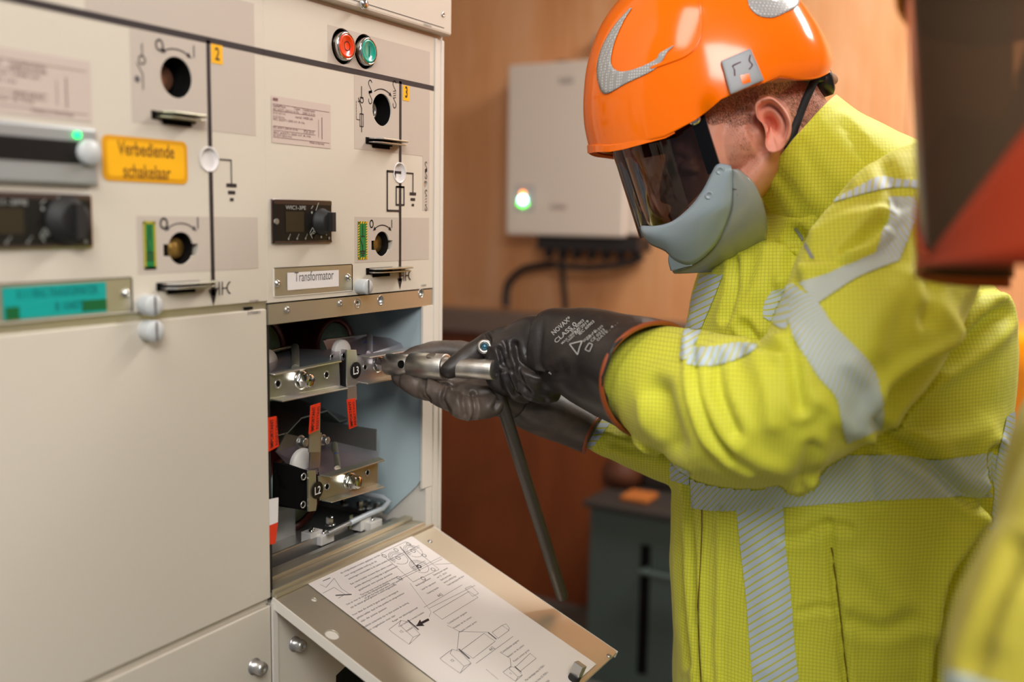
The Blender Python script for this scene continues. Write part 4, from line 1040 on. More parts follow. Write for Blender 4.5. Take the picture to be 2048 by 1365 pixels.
def rib(mb, T, A, B, m, off=.0012, n=40, k=8, thick=0, uvs=True, maxd=None, dmin=0):
    """a strip of cloth or print laid on a surface between two edges"""
    A, B = [csp(q, 8) if len(q) > 2 else csp([q[0], (np.array(q[0])+np.array(q[1]))/2, q[1]], 8) for q in (A, B)]
    def res(Q):
        Q = np.array(Q); l = np.r_[0, np.cumsum(np.hypot(*np.diff(Q, axis=0).T))]; t = np.linspace(0, l[-1], n+1)
        return np.stack([np.interp(t, l, Q[:, 0]), np.interp(t, l, Q[:, 1])], 1)
    A, B = res(A), res(B); C = Vector(CAM); g = {}; vs = []; uv = []; ln = 0; prev = None; mid_ = (A+B)/2; arc = np.r_[0, np.cumsum(np.hypot(*np.diff(mid_, axis=0).T))]
    for i in range(n+1):
        for j in range(k+1):
            q = A[i]+(B[i]-A[i])*j/k; d = Vector(ray(q[0], q[1])).normalized(); h = T.ray_cast(C, d)
            if h[0] is None or (dmin and (np.array(h[0])-CAM)@F < dmin): continue
            nn = h[1] if h[1].dot(d) < 0 else -h[1]
            g[(i, j)] = len(vs); vs.append(np.array(h[0]+nn*off))
            if j == 0:
                if prev is not None: ln += (h[0]-prev).length if (h[0]-prev).length < .05 else 0
                prev = h[0].copy()
            uv.append((arc[i]*.00053, (j/k)*np.hypot(*(B[i]-A[i]))*.00053))
    f = []
    for i in range(n):
        for j in range(k):
            q = [(i, j), (i+1, j), (i+1, j+1), (i, j+1)]
            if all(t in g for t in q):
                P = [vs[g[t]] for t in q]
                if max(np.linalg.norm(P[0]-P[2]), np.linalg.norm(P[1]-P[3])) < (maxd or .03): f.append([g[t] for t in q])
    mb.add(vs, f, m, True, uv if uvs else None); return mb
def islands(mb, name, par, **k):
    """link each connected piece as its own object, leaving out crumbs"""
    p = list(range(len(mb.v)))
    def find(a):
        while p[a] != a: p[a] = p[p[a]]; a = p[a]
        return a
    for f in mb.f:
        for q in f[1:]: p[find(q)] = find(f[0])
    gr = {}
    for i, f in enumerate(mb.f): gr.setdefault(find(f[0]), []).append(i)
    out = []
    for fs in gr.values():
        if len(fs) < max(6, .04*len(mb.f)): continue
        n_ = MB(); mp_ = {}
        for i in fs:
            for q in mb.f[i]:
                if q not in mp_: mp_[q] = len(n_.v); n_.v.append(mb.v[q])
            n_.f.append([mp_[q] for q in mb.f[i]]); n_.sm.append(True); n_.uv.append(mb.uv[i]); n_.m.append(n_.mi(mb.mats[mb.m[i]]))
        out.append(n_.build(name, par, recalc=False, **k))
    return out
# cloth: fluorescent yellow with a woven grid that belongs to the garment
def cloth(name, col, grid=.0037, dirx=(1, 0, 0)):
    m = bpy.data.materials.new(name); m.use_nodes = True; nt = m.node_tree; b = nt.nodes['Principled BSDF']; N = nt.nodes.new; L = nt.links.new
    tc = N('ShaderNodeTexCoord'); ns = N('ShaderNodeTexNoise'); ns.inputs['Scale'].default_value = 14; ns.inputs['Detail'].default_value = 2
    L(tc.outputs['Object'], ns.inputs['Vector'])
    mixv = N('ShaderNodeVectorMath'); mixv.operation = 'MULTIPLY_ADD'; mixv.inputs[1].default_value = (.006, .006, .006); L(ns.outputs['Color'], mixv.inputs[0]); L(tc.outputs['Object'], mixv.inputs[2])
    outs = []
    gm = N('ShaderNodeNewGeometry'); dn = N('ShaderNodeVectorMath'); dn.operation = 'DOT_PRODUCT'; dn.inputs[1].default_value = dirx; L(gm.outputs['True Normal'], dn.inputs[0])
    an = N('ShaderNodeMath'); an.operation = 'ABSOLUTE'; L(dn.outputs['Value'], an.inputs[0]); gt = N('ShaderNodeMath'); gt.operation = 'GREATER_THAN'; gt.inputs[1].default_value = .75; L(an.outputs[0], gt.inputs[0])
    mv = N('ShaderNodeMix'); mv.data_type = 'VECTOR'; mv.inputs['A'].default_value = dirx; mv.inputs['B'].default_value = (-dirx[1], dirx[0], 0); L(gt.outputs[0], mv.inputs['Factor'])
    for dd in (dirx, (0, .05, 1)):
        dt = N('ShaderNodeVectorMath'); dt.operation = 'DOT_PRODUCT'; dt.inputs[1].default_value = dd; L(mixv.outputs[0], dt.inputs[0])
        if dd == dirx: L(mv.outputs['Result'], dt.inputs[1])
        mu = N('ShaderNodeMath'); mu.operation = 'MULTIPLY'; mu.inputs[1].default_value = 1/grid; L(dt.outputs['Value'], mu.inputs[0])
        fr = N('ShaderNodeMath'); fr.operation = 'FRACT'; L(mu.outputs[0], fr.inputs[0])
        sb = N('ShaderNodeMath'); sb.operation = 'SUBTRACT'; sb.inputs[1].default_value = .5; L(fr.outputs[0], sb.inputs[0])
        ab = N('ShaderNodeMath'); ab.operation = 'ABSOLUTE'; L(sb.outputs[0], ab.inputs[0])
        st = N('ShaderNodeMath'); st.operation = 'LESS_THAN'; st.inputs[1].default_value = .075; L(ab.outputs[0], st.inputs[0]); outs.append(st)
    mx = N('ShaderNodeMath'); mx.operation = 'MAXIMUM'; L(outs[0].outputs[0], mx.inputs[0]); L(outs[1].outputs[0], mx.inputs[1])
    mc = N('ShaderNodeMix'); mc.data_type = 'RGBA'; mc.inputs['A'].default_value = col; mc.inputs['B'].default_value = tuple(c*.70 for c in col[:3])+(1,); L(mx.outputs[0], mc.inputs['Factor'])
    L(mc.outputs['Result'], b.inputs['Base Color'])
    n2 = N('ShaderNodeTexNoise'); n2.inputs['Scale'].default_value = 55; n2.inputs['Detail'].default_value = 3; L(tc.outputs['Object'], n2.inputs['Vector'])
    bp = N('ShaderNodeBump'); bp.inputs['Strength'].default_value = .35; bp.inputs['Distance'].default_value = .003; L(n2.outputs['Fac'], bp.inputs['Height']); L(bp.outputs[0], b.inputs['Normal'])
    b.inputs['Roughness'].default_value = .62; b.inputs['Sheen Weight'].default_value = .15; b.inputs['Specular IOR Level'].default_value = .3
    return m
def tapemat(name, per=.0058, slope=.9, duty=.76, grey=rgb(198, 214, 226), yel=(.62, .60, .03, 1)):
    m = bpy.data.materials.new(name); m.use_nodes = True; nt = m.node_tree; b = nt.nodes['Principled BSDF']; N = nt.nodes.new; L = nt.links.new
    uv = N('ShaderNodeUVMap'); dt = N('ShaderNodeVectorMath'); dt.operation = 'DOT_PRODUCT'; dt.inputs[1].default_value = (1/per, slope/per, 0); L(uv.outputs[0], dt.inputs[0])
    fr = N('ShaderNodeMath'); fr.operation = 'FRACT'; L(dt.outputs['Value'], fr.inputs[0])
    st = N('ShaderNodeMath'); st.operation = 'GREATER_THAN'; st.inputs[1].default_value = duty; L(fr.outputs[0], st.inputs[0])
    mc = N('ShaderNodeMix'); mc.data_type = 'RGBA'; mc.inputs['A'].default_value = grey; mc.inputs['B'].default_value = yel; L(st.outputs[0], mc.inputs['Factor']); L(mc.outputs['Result'], b.inputs['Base Color'])
    b.inputs['Roughness'].default_value = .6; b.inputs['Metallic'].default_value = .0
    return m
HV = math.radians(18.4)
E1 = np.array([-math.sin(HV), math.cos(HV), 0.])         # the way the worker faces
VH = np.array([-math.cos(HV), -math.sin(HV), 0.])        # his left hand side
YEL = (.78, .78, .06, 1)
M_yel = cloth('hi_vis_yellow', YEL, dirx=tuple(E1))
M_tape = tapemat('reflective_tape'); M_tape2 = tapemat('reflective_tape_crosswise', slope=-.75); M_tape3 = tapemat('reflective_tape_upright', per=.0078, slope=.55, duty=.76)
M_pipe = mat('grey_piping', rgb(150, 156, 160), .5)
M_seam = mat('brown_seam', rgb(120, 96, 10), .7)
M_skin = mat('skin', rgb(238, 182, 158), .5, spec=.4, sss=.25, noise_col=(16, rgb(228, 154, 130), .35, .7), bump=(400, .15, .0006))
M_ear = mat('ear_skin', rgb(236, 158, 134), .45, spec=.4, sss=.3)
M_hair = mat('hair_brown', rgb(112, 84, 62), .7)
M_glove = mat('black_rubber_glove', rgb(40, 37, 37), .40, spec=.45, noise_col=(22, rgb(62, 54, 50), .45, .75), bump=(90, .25, .0015))
M_glove2 = mat('worn_rubber_glove', rgb(74, 65, 59), .46, spec=.4, noise_col=(30, rgb(112, 98, 88), .4, .7), bump=(120, .3, .0015))
M_cuff = mat('orange_brown_cuff', rgb(150, 72, 34), .45)
M_gprint = mat('glove_print', rgb(176, 176, 172), .6)
M_helm = mat('orange_helmet_shell', rgb(255, 118, 0), .13, spec=.5, coat=0.)
M_grey = mat('grey_visor_plastic', rgb(152, 168, 178), .25, spec=.5, coat=.2)
M_clip = mat('grey_clip_plastic', rgb(148, 154, 160), .4)
M_strap = mat('black_webbing', rgb(30, 30, 32), .7, bump=(300, .4, .001))
M_trouser = mat('navy_trousers', rgb(34, 38, 52), .8)
M_boot = mat('black_boots', rgb(25, 24, 24), .5)
def hexsticker():
    m = bpy.data.materials.new('hexagon_reflective_sticker'); m.use_nodes = True; nt = m.node_tree; b = nt.nodes['Principled BSDF']; N = nt.nodes.new; L = nt.links.new
    tc = N('ShaderNodeTexCoord'); v = N('ShaderNodeTexVoronoi'); v.inputs['Scale'].default_value = 330; v.inputs['Randomness'].default_value = .12; v.feature = 'DISTANCE_TO_EDGE'; L(tc.outputs['Object'], v.inputs['Vector'])
    r = N('ShaderNodeValToRGB'); r.color_ramp.elements[0].position = .18; r.color_ramp.elements[0].color = rgb(160, 160, 160); r.color_ramp.elements[1].position = .26; r.color_ramp.elements[1].color = rgb(205, 205, 203)
    L(v.outputs['Distance'], r.inputs[0]); L(r.outputs[0], b.inputs['Base Color']); b.inputs['Roughness'].default_value = .35; return m
M_hex = hexsticker()
def tintglass(name, tint, ior=1.5):
    m = bpy.data.materials.new(name); m.use_nodes = True; nt = m.node_tree; nt.nodes.remove(nt.nodes['Principled BSDF']); N = nt.nodes.new; L = nt.links.new
    t = N('ShaderNodeBsdfTransparent'); t.inputs[0].default_value = tint; g = N('ShaderNodeBsdfGlossy'); g.inputs['Roughness'].default_value = .04
    f = N('ShaderNodeFresnel'); f.inputs[0].default_value = ior; mx = N('ShaderNodeMixShader'); L(f.outputs[0], mx.inputs[0]); L(t.outputs[0], mx.inputs[1]); L(g.outputs[0], mx.inputs[2])
    L(mx.outputs[0], nt.nodes['Material Output'].inputs[0]); return m
M_visor = tintglass('tinted_visor', (.27, .245, .25, 1))

def solid(o, t, off=-1):
    s = o.modifiers.new('solid', 'SOLIDIFY'); s.thickness = t; s.offset = off; return o
# ================================================================ THE FITTER
# ---- the insulated socket tool he holds ---------------------------------------------
A_ = onY(775, 729, .0); B_ = onX(968, 739, A_[0]); AX = B_-A_; AXL = np.linalg.norm(AX); AX /= AXL
def tp(t): return A_+AX*t
tool = empty('socket_wrench', tuple(tp(.06)), 'steel socket wrench with long grey cross bar, gripped by both gloves', 'wrench')
def upx(x):   # distance along the tool for a column of the picture
    lo, hi = -.1, .4
    for _ in range(40):
        mid = (lo+hi)/2
        if proj(tp(mid))[0] < x: lo = mid
        else: hi = mid
    return lo
M_tool = mat('tool_steel', rgb(206, 204, 200), .40, 1., bump=(70, .15, .001, (20, 1, 20)), noise_col=(40, rgb(168, 160, 150), .4, .7))
t0, t1, t2, t3 = upx(775), upx(823), upx(893), upx(990)
r1, r2, r3 = .0132, .0158, .0118
soc = MB().lathe(tp(0), AX, [(0, t0+.012), (.0085, t0+.012), (.0085, t0), (r1-.001, t0), (r1, t0+.0012), (r1, t1-.001), (r1-.0006, t1), (0, t1)], M_tool, n=40).build('socket', tool)
mid = MB().lathe(tp(0), AX, [(0, t1+.0004), (r1, t1+.0004), (r2-.0008, t1+.0004), (r2, t1+.0014), (r2, t2-.001), (r2-.001, t2), (r3, t2), (0, t2)], M_tool, n=40).build('sleeve_tube', tool)
tub = MB().lathe(tp(0), AX, [(r3, t2-.002), (r3, t3-.001), (r3-.001, t3), (0, t3)], M_tool, n=40).build('extension_tube', tool)
for o_, (x, y, r) in ((soc, (802, 729, .0042)), (mid, (862, 711, .0052))):
    q = tp(upx(x)); d = at(x, y, 1.15)-CAM; d /= np.linalg.norm(d); s = at(x, y, 1.0); T_ = bvh(o_); h = T_.ray_cast(Vector(s), Vector(d))
    if h[0] is not None:
        c = np.array(h[0]); nn = np.array(h[1]); nn = nn if nn@d < 0 else -nn
        MB().lathe(c, nn, [(0, .0001), (r*.9, .0001), (r, .0004), (r*1.12, .0004), (r*1.16, -.001)], M_hole if o_ is soc else mat('groove_steel', rgb(120, 112, 104), .5, .8), n=24).build('cross_hole', o_)
Dn = MB(); q = tp(upx(912)); 
# cross bar with its ring end
M_bar = mat('dark_bar', rgb(88, 82, 76), .42, .8, bump=(90, .2, .001))
b0, b1 = at(974, 712, 1.152), at(1126, 1198, 1.235)
hb = MB().tube([b0, b0+(b1-b0)*.12, b0+(b1-b0)*.16, b1-(b1-b0)*.012, b1], [.0035, .0060, .0076, .0078, .0066], M_bar, n=24).build('cross_bar', tool)
rc = at(969, 694, 1.140); MB().tube([at(969, 700, 1.141), b0], [.0032, .0034], M_tool, n=12).build('ring_shank', tool)
ex, ey = R, U*.98
MB().tube([rc+.0062*(math.cos(a)*R+math.sin(a)*U) for a in np.linspace(0, 2*math.pi, 33)], .0024, M_tool, n=10, cap=False).lathe(rc+F*.001, -F, [(.0045, 0), (.0045, .001), (0, .0015)], mat('blue_insert', rgb(70, 120, 140), .3, .5), n=20).build('ring', tool)

# ---- body ------------------------------------------------------------------------
fit = empty('person', (1.2, -.48, 0), 'person in yellow hi-vis jacket and orange helmet turning a wrench with black gloves', 'person')
b = MB()
cblob(b, 1468, 165, 1.13, 150, 128, .076, M_skin, -20)
ctube(b, [(1420, 215, 1.13, 78, .068), (1412, 280, 1.13, 80, .066), (1402, 350, 1.135, 70, .058), (1392, 430, 1.14, 48, .042)], M_skin)
ctube(b, [(1560, 250, 1.125, 45, .066), (1530, 320, 1.125, 42, .064), (1480, 388, 1.13, 38, .056), (1412, 455, 1.14, 32, .036)], M_skin)
cblob(b, 1470, 290, 1.12, 80, 70, .062, M_skin)
ctube(b, [(1550, 215, 1.13, 92, .066), (1600, 300, 1.135, 86, .064), (1650, 390, 1.155, 90, .06), (1700, 480, 1.18, 110, .07)], M_skin)
ctube(b, [(1345, 305, 1.135, 10, .009), (1338, 345, 1.135, 13, .011), (1336, 385, 1.135, 18, .014)], M_skin, sub=4); cblob(b, 1334, 396, 1.135, 14, 12, .017, M_skin)
ctube(b, [(1356, 292, 1.085, 12, .008), (1345, 288, 1.115, 15, .014), (1345, 288, 1.155, 15, .014), (1356, 292, 1.18, 12, .008)], M_skin, sub=4)
cblob(b, 1378, 335, 1.083, 20, 15, .012, M_skin); cblob(b, 1378, 335, 1.185, 20, 15, .012, M_skin)
cblob(b, 1352, 428, 1.14, 16, 9, .022, M_skin, -15); cblob(b, 1357, 442, 1.14, 15, 9, .020, M_skin, -15); cblob(b, 1380, 474, 1.14, 27, 20, .024, M_skin)
head = b.build('h'); remesh(head, .0022, 3)
sculpt(head, [([(1362, 318), (1385, 326), (1402, 320)], 7, -.003), ([(1365, 345), (1388, 350)], 5, -.0015), ([(1345, 436), (1368, 434)], 3, -.003), ([(1350, 408), (1375, 425), (1382, 450)], 6, -.002),
              ([(1500, 225), (1505, 265), (1528, 300)], 8, -.003), ([(1420, 300), (1450, 330), (1470, 345)], 22, .003), ([(1520, 330), (1480, 385)], 12, .002)])
# ear
eo = [(1510, 222), (1511, 207), (1525, 196), (1543, 194), (1562, 208), (1577, 230), (1583, 249), (1581, 270), (1571, 291), (1555, 304), (1539, 304), (1531, 291), (1531, 268), (1526, 250), (1514, 236)]
eo = np.array(csp(eo+[eo[0]], 5))[:-1]; ec = np.array([1541, 252]); Th = bvh(head); base = 1.055
fr = [0, .18, .34, .48, .60, .72, .84, .93, 1.0, .97, .88]
v = []; K = len(eo)
for t in fr[:]:
    i = len(v)//K
    for q in eo:
        ang = math.atan2(-(q[1]-ec[1]), q[0]-ec[0]); rear = .5+.5*math.cos(ang-.3)          # 1 toward the back of the head
        low = 1/(1+math.exp(-(q[1]-285)/6)); fronty = 1-rear
        h = [(-.009), (-.008), (-.005), (.010*rear+.0), (.0105*rear+.001), (.001*rear+.001), (.007*rear+.006), (.015*rear+.009), (.012*rear+.007), (.006*rear+.003), (-.006)][i]
        if low > .5 and i < 9: h = h*(1-low)+.009*low
        if fronty > .5 and 3 <= i <= 8: h = h*.9+.002*(1 if abs(q[1]-262) < 14 else 0)*2
        p = ec+(q-ec)*t; flare = rear*.012*t
        v.append(at(p[0], p[1], base-h-flare))
eb = MB(); eb.add(v, [(a*K+j, a*K+(j+1) % K, (a+1)*K+(j+1) % K, (a+1)*K+j) for a in range(len(fr)-1) for j in range(K)], M_ear, True)
eb.add([at(*(ec), base+.009)]+v[:K], [(0, 1+(j+1) % K, 1+j) for j in range(K)], M_ear, True)
ear = eb.build('e')
# torso, arms and legs under the clothes
b = MB(); BM = M_skin
ctube(b, [(1690, 420, 1.17, 110, .08), (1700, 560, 1.20, 225, .13), (1690, 760, 1.20, 240, .13), (1680, 1000, 1.205, 220, .12), (1660, 1300, 1.22, 200, .12), (1655, 1450, 1.225, 170, .12)], BM)
ctube(b, [(1780, 500, 1.03, 70, .045), (1720, 700, .96, 65, .04), (1610, 830, .94, 55, .036), (1430, 790, .995, 46, .033), (1240, 735, 1.085, 40, .03)], BM)
ctube(b, [(1640, 520, 1.33, 70, .05), (1560, 760, 1.33, 65, .045), (1400, 890, 1.28, 45, .036), (1230, 865, 1.22, 38, .03)], BM)
tor = b.build('t'); remesh(tor, .006, 3)
lg = MB(); hipz = .92
def wp(u, v, z): return np.array([1.245, -.455, 0])+E1*u+VH*v+np.array([0, 0, z])
def wtube(mb, rows, m, n=28, sub=5):   # rows: u, v, z, ru, rv
    S = csp(rows, sub); vv = []
    for s in S:
        for j in range(n):
            w = 2*math.pi*j/n; vv.append(wp(s[0]+s[3]*math.cos(w), s[1]+s[4]*math.sin(w), s[2]))
    k = len(S); mb.add(vv, [(a*n+j, a*n+(j+1) % n, (a+1)*n+(j+1) % n, (a+1)*n+j) for a in range(k-1) for j in range(n)]+[tuple(range(n)), tuple(range((k-1)*n, k*n))], m, True)
for s in (1, -1): wtube(lg, [(-.0, s*.08, .92, .09, .08), (.01, s*.11, .7, .085, .08), (.02, s*.12, .5, .06, .06), (0, s*.13, .3, .055, .052), (-.02, s*.135, .09, .035, .035)], BM)
legs = lg.build('l'); remesh(legs, .008, 2)
def merge(name, objs, parent):
    bm = bmesh.new(); mats_ = []; 
    for o in objs:
        k = len(bm.faces); bm.from_mesh(o.data); bm.faces.ensure_lookup_table()
        mp_ = []
        for mm in o.data.materials:
            if mm not in mats_: mats_.append(mm)
            mp_.append(mats_.index(mm))
        for f in bm.faces[k:]: f.material_index = mp_[f.material_index] if mp_ else 0
    me = bpy.data.meshes.new(name); bm.to_mesh(me); bm.free()
    for mm in mats_: me.materials.append(mm)
    for o in objs: bpy.data.objects.remove(o)
    o = bpy.data.objects.new(name, me); COL.objects.link(o); adopt(o, parent); return o
HEAD2 = [head.data.copy(), ear.data.copy()]
body = merge('body', [head, ear, tor, legs], fit)
Tb = bvh(body)
# short hair and stubble as fine strands
def strands(name, polys, par, m, ln=.005, r=.00022, dirp=(.5, .8)):
    mb = MB(); C = Vector(CAM); rnd = random.Random(3)
    for poly, cnt, l in polys:
        xs = [p[0] for p in poly]; ys = [p[1] for p in poly]; k = 0
        while k < cnt:
            x, y = rnd.uniform(min(xs), max(xs)), rnd.uniform(min(ys), max(ys)); ins = False; j = len(poly)-1
            for i in range(len(poly)):
                if (poly[i][1] > y) != (poly[j][1] > y) and x < (poly[j][0]-poly[i][0])*(y-poly[i][1])/(poly[j][1]-poly[i][1])+poly[i][0]: ins = not ins
                j = i
            k += 1
            if not ins: continue
            h = Tb.ray_cast(C, Vector(ray(x, y)).normalized())
            if h[0] is None: continue
            p = np.array(h[0]); n_ = np.array(h[1]); n_ = n_ if n_@ray(x, y) < 0 else -n_
            t = R*(dirp[0]+rnd.uniform(-.5, .5))-U*(dirp[1]+rnd.uniform(-.4, .4)); t -= n_*(t@n_); t /= np.linalg.norm(t)
            q = p+(t*.9+n_*.35)*l*rnd.uniform(.6, 1.2); s = np.cross(t, n_)*r
            mb.add([p-s, p+s, p+n_*r*1.4, q], [(0, 1, 3), (1, 2, 3), (2, 0, 3)], m, False)
    return mb.build(name, par, recalc=False)
strands('hair', [([(1395, 235), (1450, 190), (1530, 165), (1620, 160), (1645, 190), (1650, 225), (1605, 255), (1585, 235), (1570, 205), (1545, 188), (1520, 190), (1505, 215), (1500, 245), (1470, 255), (1450, 245), (1425, 250)], 16000, .0026),
                 ([(1440, 250), (1500, 240), (1506, 262), (1500, 300), (1480, 300), (1465, 275)], 500, .0025)], fit, M_hair, r=.00008)
strands('beard_stubble', [([(1470, 280), (1500, 300), (1520, 320), (1510, 350), (1470, 400), (1440, 400), (1450, 340)], 1300, .0016)], fit, mat('stubble', rgb(150, 88, 58), .7), .003, .00008)

# ---- jacket -----------------------------------------------------------------------
b = MB()
ctube(b, [(1700, 300, 1.150, 95, .08), (1712, 370, 1.159, 165, .12), (1711, 450, 1.183, 229, .165), (1691, 560, 1.195, 290, .185), (1687, 660, 1.195, 311, .19), (1673, 800, 1.195, 320, .19), (1666, 960, 1.200, 319, .19),
           (1657, 1100, 1.205, 311, .19), (1655, 1250, 1.215, 305, .20), (1651, 1400, 1.220, 295, .21), (1651, 1530, 1.225, 289, .21)], M_yel, n=48, e=.92)
ctube(b, [(1865, 385, 1.075, 90, .06), (1822, 440, 1.02, 140, .082), (1778, 535, .985, 168, .088), (1735, 635, .96, 170, .088), (1672, 735, .94, 158, .086), (1602, 797, .935, 142, .084), (1528, 832, .945, 140, .080), (1450, 816, .975, 148, .078), (1388, 790, 1.005, 128, .064), (1325, 768, 1.048, 114, .064), (1288, 757, 1.066, 106, .062)], M_yel, n=40)
cblob(b, 1600, 950, .945, 30, 42, .034, M_yel, 20); cblob(b, 1312, 868, 1.04, 42, 34, .03, M_yel, -20)
ctube(b, [(1560, 860, 1.26, 120, .08), (1440, 895, 1.25, 92, .075), (1360, 905, 1.245, 72, .07), (1280, 890, 1.24, 56, .06), (1215, 876, 1.23, 40, .05), (1175, 862, 1.225, 30, .036)], M_yel, n=32)
ctube(b, [(1640, 420, 1.30, 110, .07), (1600, 600, 1.33, 130, .07), (1540, 780, 1.31, 130, .08), (1440, 890, 1.26, 100, .07)], M_yel, n=32)
jk = b.build('jacket', fit, label='yellow hi-vis jacket with striped reflective tape'); remesh(jk, .0042, 5)
FOLDS = [
 ([(1995, 630), (1920, 700), (1850, 745), (1790, 790), (1755, 845)], 16, -.016), ([(1850, 600), (1900, 660), (1880, 730)], 26, .006), ([(1990, 560), (1930, 640)], 14, -.006),
 ([(1690, 505), (1720, 478), (1768, 440)], 9, -.010), ([(1640, 470), (1700, 440), (1750, 430)], 18, .006), ([(1700, 520), (1745, 500), (1775, 470)], 10, .007),
 ([(1600, 470), (1580, 520), (1590, 560)], 14, -.009), ([(1660, 540), (1600, 545), (1560, 565)], 12, .006),
 ([(1433, 720), (1440, 790), (1470, 866)], 12, -.008), ([(1581, 690), (1590, 750), (1602, 815)], 12, -.007), ([(1372, 667), (1380, 740), (1388, 800), (1410, 876), (1450, 925), (1500, 955)], 8, .005), ([(1385, 690), (1398, 790), (1425, 870), (1465, 915)], 7, -.004),
 ([(1322, 785), (1335, 840), (1349, 890)], 22, -.010), ([(1290, 800), (1300, 850), (1320, 880)], 10, .004), ([(1500, 700), (1530, 760), (1545, 850)], 20, .007), ([(1495, 655), (1520, 690), (1560, 700)], 10, -.009),
 ([(1480, 900), (1520, 930), (1560, 940)], 18, .006), ([(1628, 900), (1612, 945), (1600, 980)], 14, -.005), ([(1655, 850), (1640, 915), (1618, 965)], 16, .004), ([(1640, 800), (1700, 860)], 16, .005),
 ([(1700, 730), (1740, 770), (1760, 830)], 18, .006), ([(1810, 560), (1760, 640), (1740, 700)], 30, .006), ([(1845, 480), (1860, 560), (1850, 640)], 16, -.005),
 ([(1766, 871), (1859, 925), (1922, 982), (1960, 1005)], 15, -.012), ([(1800, 860), (1900, 880), (1970, 860)], 26, .008), ([(1985, 905), (1978, 1037), (1945, 1100), (1907, 1163), (1885, 1267), (1878, 1365)], 12, -.016), ([(1940, 1040), (1880, 1140), (1855, 1260)], 24, .007),
 ([(1570, 1075), (1610, 1070), (1650, 1050), (1700, 1060)], 10, -.004), ([(1658, 1050), (1668, 1160), (1684, 1290), (1696, 1400)], 9, -.006), ([(1600, 1225), (1640, 1215), (1680, 1220)], 8, -.003), ([(1700, 1240), (1760, 1260), (1820, 1240)], 16, -.004), ([(1730, 1130), (1790, 1200)], 22, .005),
 ([(1378, 950), (1382, 1060), (1392, 1180), (1398, 1365)], 7, -.007), ([(1441, 1020), (1440, 1180), (1436, 1300), (1440, 1400)], 6, .004), ([(1406, 960), (1408, 1090), (1404, 1200), (1412, 1365)], 9, .003), ([(1355, 1000), (1362, 1150), (1375, 1330)], 8, -.004),
 ([(1395, 560), (1380, 640)], 8, .003), ([(1470, 520), (1470, 580), (1455, 640)], 8, -.006), ([(1530, 500), (1520, 560), (1490, 620)], 14, .005),
 ([(1570, 400), (1620, 420), (1690, 380)], 14, -.004), ([(1740, 300), (1700, 380), (1640, 430)], 18, .004), ([(1760, 320), (1800, 400)], 16, -.004),
 ([(1230, 890), (1260, 900), (1300, 905)], 8, -.004), ([(1265, 870), (1300, 885)], 8, .004), ([(1200, 900), (1215, 880)], 7, -.005),
 ([(1520, 1090), (1540, 1200), (1530, 1330)], 26, .004), ([(1750, 1000), (1740, 900)], 14, -.004)]
sculpt(jk, FOLDS, wrinkle=[(9, .006), (26, .0016)], seed=3)
Tj = bvh(jk)
# standing collar
b = MB(); rows = [(1770, 480, 1.15, 190, .13), (1722, 420, 1.148, 172, .115), (1680, 375, 1.143, 150, .098), (1640, 335, 1.14, 132, .088), (1605, 300, 1.135, 120, .082), (1590, 286, 1.134, 116, .080)]
ctube(b, rows, M_yel, n=56, cap=False); col = b.build('collar', jk)
co_, _ = geo(col); nr = len(co_)//56; ti = (np.arange(len(co_))//56)/(nr-1); cen = np.repeat(co_.reshape(nr, 56, 3).mean(1), 56, 0)
near = -((co_-cen)@F)/.09; sh_ = .017*np.clip(ti-.3, 0, 1)/.7*np.clip(near, -.6, 1)
col.data.vertices.foreach_set('co', (co_+sh_[:, None]*(-R*.7+U*.7)).ravel()); col.data.update()
sculpt(col, [([(1540, 330), (1580, 380), (1620, 430)], 10, -.004), ([(1640, 250), (1680, 320), (1720, 380)], 14, .004), ([(1600, 290), (1650, 370), (1700, 420)], 14, -.004), ([(1690, 250), (1740, 320)], 10, -.004)], wrinkle=[(20, .003)])
solid(col, .005, -1)
MB().tube([at(x, y, d) for x, y, d in csp([(1545, 405, 1.06), (1580, 445, 1.02), (1640, 405, 1.0)], 6)], .0006, M_seam, n=6).build('collar_seam', jk) if False else None
